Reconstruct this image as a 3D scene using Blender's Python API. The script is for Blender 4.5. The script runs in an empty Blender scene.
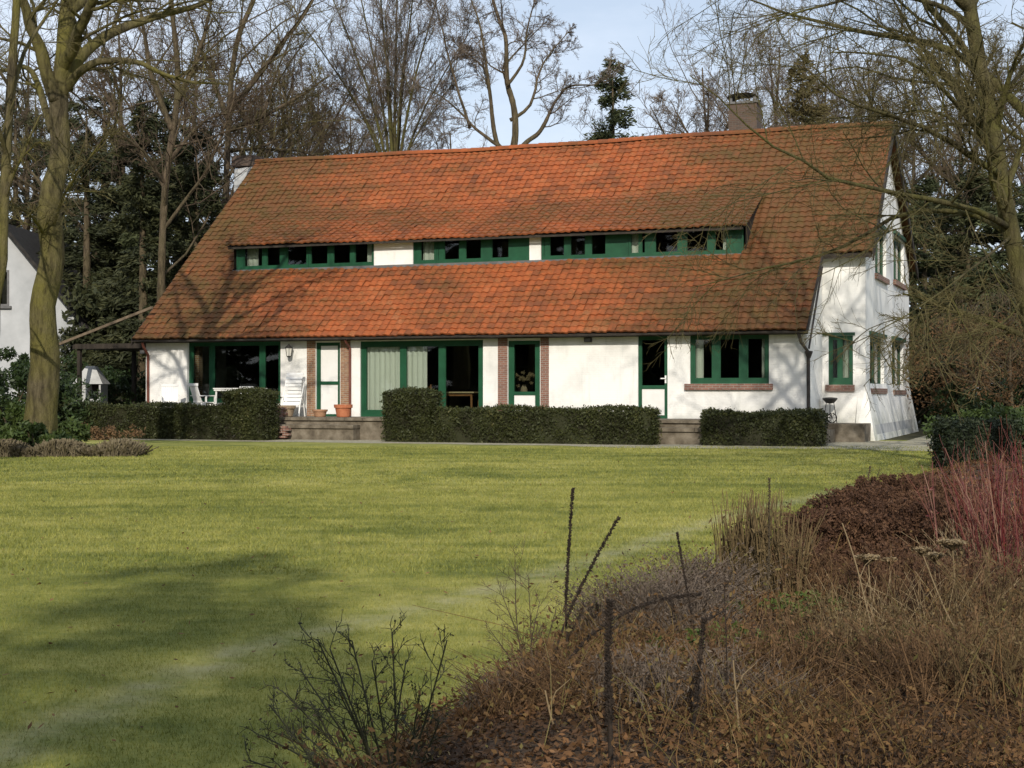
import bpy, math, random
import numpy as np
from mathutils import Vector
R = math.radians
SC = bpy.context.scene
COL = SC.collection

# ------------------------------------------------------------------ camera, world, sun, exposure
EYE, F, HY = 1.6, 1500.0, 392.25
cam_d = bpy.data.cameras.new('camera')
cam_d.sensor_width = 36.0
cam_d.lens = F / 1024 * 36
cam_d.clip_start = 0.05
cam_d.clip_end = 3000
cam = bpy.data.objects.new('camera', cam_d)
COL.objects.link(cam)
cam.location = (0, 0, EYE)
cam.rotation_euler = (R(90) + math.atan((HY - 384) / F), 0, 0)
SC.camera = cam

SUN_EL, SUN_AZ = 28.0, -3.0          # elevation; azimuth to the right of straight behind the camera
world = bpy.data.worlds.new('World')
SC.world = world
world.use_nodes = True
wn, wl = world.node_tree.nodes, world.node_tree.links
bg = wn['Background']
sky = wn.new('ShaderNodeTexSky')
sky.sky_type = 'NISHITA'
sky.sun_disc = False
sky.sun_elevation = R(SUN_EL)
sky.sun_rotation = R(180 - SUN_AZ)
sky.air_density = 1.0
sky.dust_density = 1.5
wtc = wn.new('ShaderNodeTexCoord')
wmap = wn.new('ShaderNodeMapping')
wmap.inputs['Scale'].default_value = (2.2, 2.2, 5.5)
wmap.inputs['Location'].default_value = (0.3, 0.1, 0.4)
wno = wn.new('ShaderNodeTexNoise')
wno.inputs['Scale'].default_value = 1.6
wno.inputs['Detail'].default_value = 7
wno.inputs['Roughness'].default_value = 0.58
wrp = wn.new('ShaderNodeMapRange')
wrp.inputs['From Min'].default_value = 0.38
wrp.inputs['From Max'].default_value = 0.66
wrp.inputs['To Min'].default_value = 0.5
wrp.inputs['To Max'].default_value = 0.97
wmx = wn.new('ShaderNodeMix')
wmx.data_type = 'RGBA'
wl.new(wtc.outputs['Generated'], wmap.inputs['Vector'])
wl.new(wmap.outputs[0], wno.inputs['Vector'])
wl.new(wno.outputs[0], wrp.inputs['Value'])
wl.new(wrp.outputs[0], wmx.inputs['Factor'])
wl.new(sky.outputs[0], wmx.inputs[6])
wmx.inputs[7].default_value = (7.2, 8.0, 9.3, 1)
wl.new(wmx.outputs[2], bg.inputs[0])
bg.inputs[1].default_value = 0.108

sun_d = bpy.data.lights.new('sun', 'SUN')
sun_d.energy = 3.3
sun_d.angle = R(0.53)
sun_d.color = (1.0, 0.93, 0.82)
sun = bpy.data.objects.new('sun', sun_d)
COL.objects.link(sun)
_sv = Vector((math.sin(R(SUN_AZ)) * math.cos(R(SUN_EL)), -math.cos(R(SUN_AZ)) * math.cos(R(SUN_EL)), math.sin(R(SUN_EL))))
sun.rotation_euler = _sv.to_track_quat('Z', 'Y').to_euler()
sun.location = (10, -30, 30)
SC.view_settings.view_transform = 'Standard'
SC.view_settings.look = 'None'
SC.view_settings.exposure = 0.15
SC.view_settings.gamma = 1.0
SC.view_settings.use_curve_mapping = False
SC.render.engine = 'CYCLES'
SC.cycles.max_bounces = 6
SC.cycles.transparent_max_bounces = 24

# ------------------------------------------------------------------ measures taken from the photograph
TH, CX, CD = 0.3638, -12.2565, 48.3952      # house front: turn and left end of the eave
cT, sT = math.cos(TH), math.sin(TH)
L1, L2, VA, VW, TP = 21.66, 23.08, 2.666, 7.758, 0.8765   # lower eave length, full length, upper eave, ridge, pitch
ZT = EYE - 0.743                              # terrace level
EH = 2.45                                     # eave above terrace
WV = 0.40                                     # front wall plane

def hU(px, v):
    k = (px - 512) / F
    return (k * (CD + v * cT) - CX - v * sT) / (cT + k * sT)
def hZ(px, py, v):
    u = hU(px, v)
    return EYE + (HY - py) / F * (CD - u * sT + v * cT) - ZT
def h2w(u, v, z=0.0):
    return (CX + u * cT + v * sT, CD - u * sT + v * cT, ZT + z)
def at(px, py, d):
    return np.array(((px - 512) / F * d, d, EYE + (HY - py) / F * d))
def gz(x, y):
    t = np.clip((np.asarray(y, float) - 8) / 28, 0, 1)
    return 0.2 * t * t * (3 - 2 * t) + 0 * np.asarray(x, float)
def onground(px, d):
    x = (px - 512) / F * d
    return np.array((x, d, float(gz(x, d))))

# ------------------------------------------------------------------ mesh helpers
class MB:
    def __init__(s):
        s.v, s.f, s.n, s.a = [], [], 0, []
    def add(s, verts, faces, attr=None):
        verts = np.asarray(verts, float).reshape(-1, 3)
        faces = np.asarray(faces, int)
        s.v.append(verts)
        s.f.append(faces + s.n)
        s.a.append(np.full(len(verts), 0.5) if attr is None else np.broadcast_to(np.asarray(attr, float), (len(verts),)))
        s.n += len(verts)
        return s
    def box(s, x0, x1, y0, y1, z0, z1, attr=None):
        v = [(x, y, z) for z in (z0, z1) for y in (y0, y1) for x in (x0, x1)]
        return s.add(v, [(0, 2, 3, 1), (4, 5, 7, 6), (0, 1, 5, 4), (2, 6, 7, 3), (0, 4, 6, 2), (1, 3, 7, 5)], attr)
    def obox(s, c, ax, ay, az, attr=None):
        c, ax, ay, az = map(np.asarray, (c, ax, ay, az))
        v = [c + i * ax + j * ay + k * az for k in (-1, 1) for j in (-1, 1) for i in (-1, 1)]
        return s.add(v, [(0, 2, 3, 1), (4, 5, 7, 6), (0, 1, 5, 4), (2, 6, 7, 3), (0, 4, 6, 2), (1, 3, 7, 5)], attr)
    def beam(s, a, b, w, h):
        a, b = np.asarray(a, float), np.asarray(b, float)
        t = (b - a); l = np.linalg.norm(t); t /= l
        r = np.cross(t, (0, 0, 1.0))
        if np.linalg.norm(r) < 1e-4: r = np.array((1.0, 0, 0))
        r /= np.linalg.norm(r); up = np.cross(r, t)
        return s.obox((a + b) / 2, t * l / 2, r * w / 2, up * h / 2)
    def quad(s, a, b, c, d):
        return s.add([a, b, c, d], [(0, 1, 2, 3)])
    def tubes(s, P, Rr, sides, attr=None, cap=True):
        """P (B,n,3), Rr (B,n)"""
        P = np.asarray(P, float); Rr = np.asarray(Rr, float)
        B, n, _ = P.shape
        T = np.gradient(P, axis=1)
        T /= np.linalg.norm(T, axis=2, keepdims=True) + 1e-9
        ref = np.where(np.abs(T[:, :1, 2:3]) > 0.8, np.array((1.0, 0, 0)), np.array((0, 0, 1.0)))
        X = np.cross(T, np.broadcast_to(ref, T.shape)); X /= np.linalg.norm(X, axis=2, keepdims=True) + 1e-9
        Y = np.cross(T, X)
        an = np.arange(sides) * 2 * math.pi / sides
        V = P[:, :, None, :] + Rr[:, :, None, None] * (np.cos(an)[None, None, :, None] * X[:, :, None, :] + np.sin(an)[None, None, :, None] * Y[:, :, None, :])
        b = np.arange(B)[:, None, None] * (n * sides)
        i = np.arange(n - 1)[None, :, None] * sides
        j = np.arange(sides)[None, None, :]; j2 = (j + 1) % sides
        Fc = np.stack([b + i + j, b + i + j2, b + i + sides + j2, b + i + sides + j], -1).reshape(-1, 4)
        a = None
        if attr is not None: a = np.repeat(np.broadcast_to(np.asarray(attr, float), (B,)), n * sides)
        s.add(V, Fc, a)
        if cap and sides > 3:
            off = s.n - B * n * sides
            for q in range(B):
                s.f.append((off + q * n * sides + np.arange(sides)[::-1])[None, :])
                s.f.append((off + (q * n + n - 1) * sides + np.arange(sides))[None, :])
        return s
    def tube(s, pts, r, sides=8):
        pts = np.asarray(pts, float); r = np.broadcast_to(np.asarray(r, float), (len(pts),))
        return s.tubes(pts[None], r[None], sides)
    def lathe(s, prof, sides=20, c=(0, 0, 0)):
        an = np.arange(sides) * 2 * math.pi / sides
        V = np.array([[(c[0] + r * math.cos(q), c[1] + r * math.sin(q), c[2] + z) for q in an] for r, z in prof])
        n = len(prof)
        Fc = [(i * sides + j, i * sides + (j + 1) % sides, (i + 1) * sides + (j + 1) % sides, (i + 1) * sides + j) for i in range(n - 1) for j in range(sides)]
        return s.add(V, Fc)
    def cards(s, C, A, Bv, attr=None):
        """leaf quads: centre C, half axes A, Bv (n,3)"""
        n = len(C)
        V = np.stack([C - A, C + Bv * .8 - A * .1, C + A, C - Bv * .8 - A * .1], 1)
        Fc = np.arange(n * 4).reshape(n, 4)
        return s.add(V, Fc, None if attr is None else np.repeat(attr, 4))
    def build(s, name, mat, parent=None, smooth=False, loc=None, rz=None):
        me = bpy.data.meshes.new(name)
        V = np.concatenate(s.v) if s.v else np.zeros((0, 3))
        me.vertices.add(len(V)); me.vertices.foreach_set('co', V.astype(np.float32).ravel())
        idx = np.concatenate([f.ravel() for f in s.f]); tot = np.concatenate([np.full(len(f), f.shape[1]) for f in s.f])
        me.loops.add(len(idx)); me.loops.foreach_set('vertex_index', idx.astype(np.int32))
        me.polygons.add(len(tot)); st = np.concatenate([[0], np.cumsum(tot)[:-1]])
        me.polygons.foreach_set('loop_start', st.astype(np.int32))
        try: me.polygons.foreach_set('loop_total', tot.astype(np.int32))
        except Exception: pass
        at_ = me.attributes.new('rnd', 'FLOAT', 'POINT')
        at_.data.foreach_set('value', np.concatenate(s.a).astype(np.float32))
        me.update(calc_edges=True)
        me.validate()
        me.polygons.foreach_set('use_smooth', np.full(len(me.polygons), bool(smooth)))
        me.materials.append(mat)
        o = bpy.data.objects.new(name, me)
        COL.objects.link(o)
        if parent is not None: o.parent = parent
        if loc is not None: o.location = loc
        if rz is not None: o.rotation_euler = (0, 0, rz)
        return o

def tag(o, label=None, cat=None, group=None, kind=None):
    if label: o['label'] = label
    if cat: o['category'] = cat
    if group: o['group'] = group
    if kind: o['kind'] = kind
    return o
def empty(name, loc=(0, 0, 0), rz=0.0):
    o = bpy.data.objects.new(name, None)
    o.empty_display_size = 0.2
    COL.objects.link(o)
    o.location = loc; o.rotation_euler = (0, 0, rz)
    return o
def copy_tree(o, parent=None):
    c = o.copy(); COL.objects.link(c)
    if parent is not None: c.parent = parent
    for ch in list(o.children): copy_tree(ch, c)
    return c
RNG = np.random.default_rng(7)

# ------------------------------------------------------------------ materials
def new_mat(name):
    m = bpy.data.materials.new(name); m.use_nodes = True
    return m, m.node_tree.nodes, m.node_tree.links, m.node_tree.nodes['Principled BSDF']
def ramp(n, stops):
    r = n.new('ShaderNodeValToRGB')
    e = r.color_ramp.elements
    e[0].position, e[0].color = stops[0][0], (*stops[0][1], 1)
    e[1].position, e[1].color = stops[-1][0], (*stops[-1][1], 1)
    for p, c in stops[1:-1]:
        q = e.new(p); q.color = (*c, 1)
    return r
def noise(n, l, scale, detail=4, rough=.55, vec=None, dist=0.0):
    t = n.new('ShaderNodeTexNoise')
    t.inputs['Scale'].default_value = scale; t.inputs['Detail'].default_value = detail
    t.inputs['Roughness'].default_value = rough; t.inputs['Distortion'].default_value = dist
    if vec is not None: l.new(vec, t.inputs['Vector'])
    return t.outputs[0]
def objco(n, l, scale=None):
    tc = n.new('ShaderNodeTexCoord')
    if scale is None: return tc.outputs['Object']
    mp = n.new('ShaderNodeMapping'); mp.inputs['Scale'].default_value = scale
    l.new(tc.outputs['Object'], mp.inputs[0]); return mp.outputs[0]
def mix(n, l, a, b, fac, mode='MIX'):
    m = n.new('ShaderNodeMix'); m.data_type = 'RGBA'; m.blend_type = mode
    for k, x in ((6, a), (7, b), (0, fac)):
        if isinstance(x, (tuple, list)): m.inputs[k].default_value = (*x, 1)
        elif isinstance(x, (int, float)): m.inputs[k].default_value = x
        else: l.new(x, m.inputs[k])
    return m.outputs[2]
def rng(n, l, x, a, b, c=0.0, d=1.0):
    m = n.new('ShaderNodeMapRange'); l.new(x, m.inputs[0])
    for i, q in enumerate((a, b, c, d)): m.inputs[i + 1].default_value = q
    return m.outputs[0]
def mth(n, l, op, a, b=0.0):
    m = n.new('ShaderNodeMath'); m.operation = op
    for i, x in enumerate((a, b)):
        if isinstance(x, (int, float)): m.inputs[i].default_value = x
        else: l.new(x, m.inputs[i])
    return m.outputs[0]
def bump(n, l, p, h, strength=.3, dist=.01):
    b = n.new('ShaderNodeBump'); b.inputs['Strength'].default_value = strength; b.inputs['Distance'].default_value = dist
    l.new(h, b.inputs['Height']); l.new(b.outputs[0], p.inputs['Normal'])
def attr(n, name='rnd'):
    a = n.new('ShaderNodeAttribute'); a.attribute_name = name
    return a.outputs['Fac']
def noisy(name, stops, scale, rough=.8, detail=5, b=.3, bd=.01, scl=None, spec=.3, lo=.3, hi=.7, bscale=None):
    m, n, l, p = new_mat(name)
    co = objco(n, l, scl)
    f = noise(n, l, scale, detail, .6, co)
    r = ramp(n, stops); l.new(rng(n, l, f, lo, hi), r.inputs[0]); l.new(r.outputs[0], p.inputs['Base Color'])
    p.inputs['Roughness'].default_value = rough; p.inputs['Specular IOR Level'].default_value = spec
    bump(n, l, p, noise(n, l, bscale or scale * 6, 4, .6, co), b, bd)
    return m
def leafy(name, stops, rough=.6, trans=.25, scale=.8, spec=.3):
    """foliage: colour by leaf (attribute) and by clump noise, a little light through"""
    m, n, l, p = new_mat(name)
    co = objco(n, l)
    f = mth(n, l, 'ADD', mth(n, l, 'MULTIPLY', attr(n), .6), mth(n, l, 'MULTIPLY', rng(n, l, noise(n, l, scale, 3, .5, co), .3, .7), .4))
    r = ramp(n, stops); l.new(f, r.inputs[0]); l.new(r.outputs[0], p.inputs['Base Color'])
    p.inputs['Roughness'].default_value = rough; p.inputs['Specular IOR Level'].default_value = spec
    if trans:
        t = n.new('ShaderNodeBsdfTranslucent'); l.new(r.outputs[0], t.inputs[0])
        ms = n.new('ShaderNodeMixShader'); ms.inputs[0].default_value = trans
        l.new(p.outputs[0], ms.inputs[1]); l.new(t.outputs[0], ms.inputs[2])
        l.new(ms.outputs[0], n['Material Output'].inputs[0])
    return m
M = {}
# white painted rough masonry with faint stains
def white_wall():
    m, n, l, p = new_mat('white_masonry')
    co = objco(n, l)
    a = noise(n, l, .9, 6, .62, co)
    b2 = noise(n, l, 1.0, 5, .6, objco(n, l, (5, 5, .6)))
    c = mix(n, l, (.85, .835, .79), (.60, .59, .55), rng(n, l, a, .46, .76))
    c = mix(n, l, c, (.52, .53, .48), rng(n, l, b2, .54, .80, 0, .6))
    z = n.new('ShaderNodeSeparateXYZ'); l.new(co, z.inputs[0])
    low = mth(n, l, 'MULTIPLY', rng(n, l, z.outputs[2], .55, -.3), rng(n, l, noise(n, l, 2.5, 5, .6, co), .3, .7))
    c = mix(n, l, c, (.42, .43, .36), low)
    l.new(c, p.inputs['Base Color']); p.inputs['Roughness'].default_value = .85
    br = n.new('ShaderNodeTexBrick'); br.inputs['Scale'].default_value = 1.0
    br.inputs['Brick Width'].default_value = .21; br.inputs['Row Height'].default_value = .065; br.inputs['Mortar Size'].default_value = .008
    mp = n.new('ShaderNodeCombineXYZ'); l.new(mth(n, l, 'ADD', z.outputs[0], z.outputs[1]), mp.inputs[0]); l.new(z.outputs[2], mp.inputs[1]); l.new(mp.outputs[0], br.inputs['Vector'])
    h = mth(n, l, 'ADD', mth(n, l, 'MULTIPLY', br.outputs['Fac'], -.6), noise(n, l, 24, 4, .6, co))
    bump(n, l, p, h, .35, .008)
    return m
M['white'] = white_wall()
def brickmat(name, c1, c2, mort):
    m, n, l, p = new_mat(name)
    co = objco(n, l); z = n.new('ShaderNodeSeparateXYZ'); l.new(co, z.inputs[0])
    cb = n.new('ShaderNodeCombineXYZ'); l.new(mth(n, l, 'ADD', z.outputs[0], z.outputs[1]), cb.inputs[0]); l.new(z.outputs[2], cb.inputs[1])
    br = n.new('ShaderNodeTexBrick'); br.inputs['Scale'].default_value = 1.0
    br.inputs['Brick Width'].default_value = .2; br.inputs['Row Height'].default_value = .062; br.inputs['Mortar Size'].default_value = .009
    br.inputs['Color1'].default_value = (*c1, 1); br.inputs['Color2'].default_value = (*c2, 1); br.inputs['Mortar'].default_value = (*mort, 1)
    l.new(cb.outputs[0], br.inputs['Vector'])
    c = mix(n, l, br.outputs[0], (.12, .09, .07), rng(n, l, noise(n, l, 6, 5, .6, co), .5, .8, 0, .6))
    l.new(c, p.inputs['Base Color']); p.inputs['Roughness'].default_value = .9
    bump(n, l, p, mth(n, l, 'MULTIPLY', br.outputs['Fac'], -1), .5, .01)
    return m
M['brick_tan'] = brickmat('tan_brick', (.34, .19, .10), (.24, .11, .06), (.34, .29, .22))
M['brick_red'] = brickmat('red_brick', (.27, .13, .09), (.19, .085, .06), (.28, .24, .2))
M['brick_old'] = brickmat('sooty_brick', (.105, .062, .042), (.07, .048, .036), (.10, .085, .068))
def tiles():
    m, n, l, p = new_mat('clay_pantiles')
    co = objco(n, l); s = n.new('ShaderNodeSeparateXYZ'); l.new(co, s.inputs[0])
    rn = attr(n)
    r = ramp(n, [(0, (.12, .045, .022)), (.2, (.20, .064, .025)), (.42, (.305, .083, .027)), (.7, (.37, .098, .029)), (.9, (.37, .125, .048)), (1, (.27, .11, .055))])
    big = noise(n, l, .55, 4, .6, co)
    l.new(mth(n, l, 'ADD', mth(n, l, 'MULTIPLY', rn, .55), rng(n, l, big, .3, .7, .0, .45)), r.inputs[0])
    # lichen and soot: more towards both ends and in drifts across the slope
    ends = mth(n, l, 'MAXIMUM', rng(n, l, s.outputs[0], 14.0, 19.5, 0, .85), rng(n, l, s.outputs[0], 7.0, 1.5, 0, .80))
    band = mth(n, l, 'MULTIPLY', rng(n, l, s.outputs[2], 5.6, 6.1), rng(n, l, s.outputs[2], 7.4, 6.7))
    drift = noise(n, l, 1.0, 6, .65, objco(n, l, (.35, .9, .9)))
    fine = noise(n, l, 5.5, 5, .7, co)
    mask = mth(n, l, 'ADD', mth(n, l, 'ADD', mth(n, l, 'ADD', ends, mth(n, l, 'MULTIPLY', band, .32)), rng(n, l, drift, .38, .70, -.02, .72)), rng(n, l, fine, .35, .72, -.30, .36))
    mask = mth(n, l, 'ADD', mask, rng(n, l, rn, 0, 1, -.12, .12))
    oc = mix(n, l, (.125, .058, .022), (.078, .058, .018), rng(n, l, noise(n, l, 2.2, 4, .6, co), .42, .62))
    c = mix(n, l, r.outputs[0], oc, rng(n, l, mask, .10, .95, 0, .90))
    c = mix(n, l, c, (.10, .048, .02), rng(n, l, noise(n, l, 9, 5, .75, co), .50, .68, 0, .5))
    pale = noise(n, l, 14, 4, .7, co)
    c = mix(n, l, c, (.32, .27, .18), rng(n, l, pale, .68, .78, 0, .5))
    l.new(c, p.inputs['Base Color']); p.inputs['Roughness'].default_value = .82; p.inputs['Specular IOR Level'].default_value = .25
    bump(n, l, p, noise(n, l, 30, 4, .6, co), .25, .006)
    return m
M['tile'] = tiles()
M['green'] = noisy('green_paint', [(0, (.007, .055, .024)), (1, (.012, .082, .036))], 3, .45, b=.1, spec=.4)
M['green_dull'] = noisy('weathered_green_paint', [(0, (.02, .05, .03)), (1, (.035, .09, .05))], 4, .6, b=.2)
M['white_paint'] = noisy('white_paint', [(0, (.74, .73, .69)), (1, (.82, .81, .78))], 3, .45, b=.05)
M['plastic'] = noisy('white_resin', [(0, (.70, .69, .65)), (1, (.80, .79, .76))], 5, .4, b=.05)
M['dark_wood'] = noisy('dark_timber', [(0, (.018, .014, .011)), (1, (.05, .04, .03))], 6, .8, scl=(1, 1, .3))
M['dark_inside'] = noisy('dark_interior', [(0, (.025, .02, .017)), (1, (.05, .042, .035))], 2, .9, b=0.0)  # indoor dimness put into the colour of the rooms; oven mouth shares it
M['wood'] = noisy('varnished_wood', [(0, (.20, .085, .03)), (1, (.32, .15, .06))], 4, .4, scl=(1, 6, 6), b=.1)
M['pale_wood'] = noisy('pale_wood', [(0, (.42, .30, .16)), (1, (.55, .42, .25))], 4, .4, scl=(1, 6, 6), b=.1)
M['grey_wood'] = noisy('weathered_grey_brown_wood', [(0, (.10, .075, .05)), (1, (.20, .15, .10))], 5, .8, b=.2)
M['iron'] = noisy('dark_iron', [(0, (.02, .02, .02)), (1, (.05, .047, .043))], 9, .55, b=.2)
M['zinc'] = noisy('weathered_pipe', [(0, (.03, .028, .026)), (1, (.075, .06, .052))], 5, .5, b=.1)
M['copper'] = noisy('reddish_pipe', [(0, (.11, .035, .022)), (1, (.17, .06, .04))], 5, .5, b=.1)
M['lead'] = noisy('lead_sheet', [(0, (.09, .09, .09)), (1, (.16, .155, .15))], 4, .6, b=.1)
M['stone'] = noisy('grey_paving_stone', [(0, (.075, .06, .042)), (.5, (.15, .125, .09)), (1, (.24, .205, .155))], 3.4, .9, b=.5)
M['gravel'] = noisy('pale_gravel', [(0, (.20, .18, .12)), (.5, (.33, .30, .21)), (1, (.46, .42, .32))], 9, .95, b=.6, bd=.02)
M['terracotta'] = noisy('terracotta', [(0, (.36, .11, .05)), (1, (.5, .19, .09))], 6, .8, b=.1)
M['terracotta_old'] = noisy('weathered_terracotta', [(0, (.30, .16, .09)), (1, (.42, .24, .14))], 6, .85, b=.2)
M['stoneware'] = noisy('tan_stoneware', [(0, (.22, .16, .10)), (1, (.38, .29, .19))], 9, .9, b=.5)
M['fabric'] = noisy('white_net_curtain', [(0, (.66, .64, .56)), (1, (.78, .76, .68))], 3, .9, scl=(9, 9, .3), b=.2)
M['thatch'] = noisy('dark_slate_roof', [(0, (.016, .015, .014)), (1, (.04, .036, .032))], 5, .9, b=.5, bd=.03)
M['grey_wall'] = noisy('greyed_white_render', [(0, (.36, .37, .375)), (1, (.52, .53, .535))], .8, .9, b=.2)  # white render greyed: tree shade on the neighbouring house put into the colour
M['plinth'] = noisy('grey_painted_plinth', [(0, (.34, .345, .34)), (1, (.52, .52, .50))], 2.5, .85, b=.3)
def glass():
    m, n, l, p = new_mat('window_glass')
    n.remove(p)
    t = n.new('ShaderNodeBsdfTransparent'); t.inputs[0].default_value = (.80, .84, .82, 1)
    g = n.new('ShaderNodeBsdfGlossy'); g.inputs['Roughness'].default_value = .02
    fr = n.new('ShaderNodeFresnel'); fr.inputs[0].default_value = 1.5
    ms = n.new('ShaderNodeMixShader')
    l.new(fr.outputs[0], ms.inputs[0]); l.new(t.outputs[0], ms.inputs[1]); l.new(g.outputs[0], ms.inputs[2])
    l.new(ms.outputs[0], n['Material Output'].inputs[0])
    return m
M['glass'] = glass()
def bark(name, moss, base, ms=.5, scl=(1, 1, .25), hi=.62):
    m, n, l, p = new_mat(name)
    co = objco(n, l, scl)
    a = noise(n, l, 9, 6, .65, co)
    r = ramp(n, [(0, tuple(x * .45 for x in base)), (.5, base), (1, tuple(min(1, x * 1.7) for x in base))]); l.new(rng(n, l, a, .28, .72), r.inputs[0])
    mo = noise(n, l, ms, 5, .6, objco(n, l))
    c = mix(n, l, r.outputs[0], moss, rng(n, l, mo, .36, hi, 0, .85))
    c = mix(n, l, c, tuple(x * .4 for x in base), rng(n, l, a, .5, .35, 0, .6))
    l.new(c, p.inputs['Base Color']); p.inputs['Roughness'].default_value = .9; p.inputs['Specular IOR Level'].default_value = .15
    bump(n, l, p, mth(n, l, 'ADD', a, noise(n, l, 30, 4, .7, co)), 1.0, .045)
    return m
M['bark_moss'] = bark('mossy_bark', (.145, .13, .032), (.095, .078, .046), .9)
M['bark_green'] = bark('algae_bark', (.105, .10, .028), (.075, .062, .034), 1.2)
M['bark_brown'] = bark('brown_bark', (.09, .08, .035), (.10, .075, .05), .7, hi=.8)
M['twig_brown'] = noisy('brown_twigs', [(0, (.045, .033, .022)), (.5, (.085, .062, .042)), (1, (.13, .098, .062))], .6, .9, b=0, spec=.15)
M['twig_olive'] = noisy('olive_twigs', [(0, (.055, .046, .02)), (.5, (.095, .08, .034)), (1, (.14, .118, .055))], .6, .9, b=0, spec=.15)
M['twig_grey'] = noisy('grey_twigs', [(0, (.085, .068, .052)), (1, (.18, .145, .115))], .6, .9, b=0, spec=.15)
M['fir'] = leafy('dark_fir_needles', [(0, (.012, .016, .007)), (.5, (.034, .040, .015)), (1, (.085, .085, .032))], .7, .1, .6)
M['pine'] = leafy('blue_green_needles', [(0, (.020, .027, .012)), (.5, (.045, .056, .022)), (1, (.09, .10, .038))], .7, .1, .6)
M['larch'] = leafy('brown_green_needles', [(0, (.045, .038, .014)), (.5, (.085, .068, .024)), (1, (.13, .10, .04))], .8, .1, .6)
M['laurel'] = leafy('evergreen_leaves', [(0, (.012, .024, .008)), (.5, (.03, .05, .015)), (1, (.065, .09, .028))], .5, .15, .8)
M['bush'] = leafy('mid_green_leaves', [(0, (.025, .045, .012)), (.5, (.06, .09, .022)), (1, (.11, .14, .04))], .55, .2, .9)
M['box'] = leafy('clipped_box_leaves', [(0, (.022, .019, .009)), (.4, (.034, .040, .012)), (.75, (.058, .066, .018)), (1, (.11, .098, .034))], .6, .15, 1.6)
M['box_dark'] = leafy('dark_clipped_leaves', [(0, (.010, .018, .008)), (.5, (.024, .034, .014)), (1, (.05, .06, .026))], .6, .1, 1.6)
M['beech'] = leafy('dry_beech_leaves', [(0, (.08, .045, .02)), (.5, (.15, .085, .038)), (1, (.25, .15, .075))], .8, .25, .7)
M['lavender'] = leafy('grey_lavender', [(0, (.07, .056, .036)), (.5, (.16, .13, .078)), (1, (.28, .235, .15))], .9, .2, 1.2)
M['dry_brown'] = leafy('dead_brown_stems', [(0, (.032, .018, .010)), (.5, (.115, .066, .031)), (1, (.25, .155, .078))], .9, .1, 1.5)
M['dry_tan'] = leafy('dead_tan_stalks', [(0, (.045, .03, .014)), (.5, (.12, .085, .038)), (1, (.21, .15, .07))], .9, .1, 1.5)
M['russet'] = leafy('russet_dead_flowerheads', [(0, (.022, .012, .008)), (.45, (.085, .042, .023)), (.8, (.145, .078, .040)), (1, (.21, .13, .07))], .9, .15, 1.2)
M['straw'] = leafy('straw_stems', [(0, (.16, .11, .055)), (.5, (.27, .20, .11)), (1, (.38, .29, .17))], .8, .15, 1.5)
M['greybrown'] = leafy('grey_brown_stems', [(0, (.06, .045, .035)), (.5, (.125, .095, .07)), (1, (.21, .165, .125))], .9, .1, 1.5)
M['dogwood'] = leafy('red_dogwood_stems', [(0, (.05, .010, .010)), (.4, (.125, .020, .020)), (.62, (.15, .05, .034)), (1, (.26, .17, .10))], .5, .05, 1.5)
M['black_stalk'] = noisy('blackened_stalk', [(0, (.012, .009, .007)), (1, (.045, .031, .021))], 30, .9, b=.4)
M['rose'] = noisy('dark_green_rose_stems', [(0, (.02, .022, .010)), (1, (.05, .048, .022))], 8, .7, b=.2)
M['rose_leaf'] = leafy('dark_rose_leaves', [(0, (.016, .018, .014)), (.6, (.04, .042, .025)), (1, (.11, .06, .035))], .6, .2, 3)
M['olive_weed'] = leafy('olive_undergrowth', [(0, (.020, .012, .006)), (.3, (.075, .042, .018)), (.6, (.175, .098, .038)), (.8, (.125, .115, .034)), (1, (.34, .23, .115))], .9, .2, 1.0)
M['litter'] = leafy('fallen_brown_leaves', [(0, (.028, .016, .009)), (.35, (.085, .044, .019)), (.65, (.19, .095, .038)), (.85, (.27, .15, .065)), (1, (.34, .25, .14))], .85, .2, 1.4)
M['weed_green'] = leafy('fresh_green_leaves', [(0, (.05, .085, .015)), (1, (.15, .19, .045))], .6, .25, 2)
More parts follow.
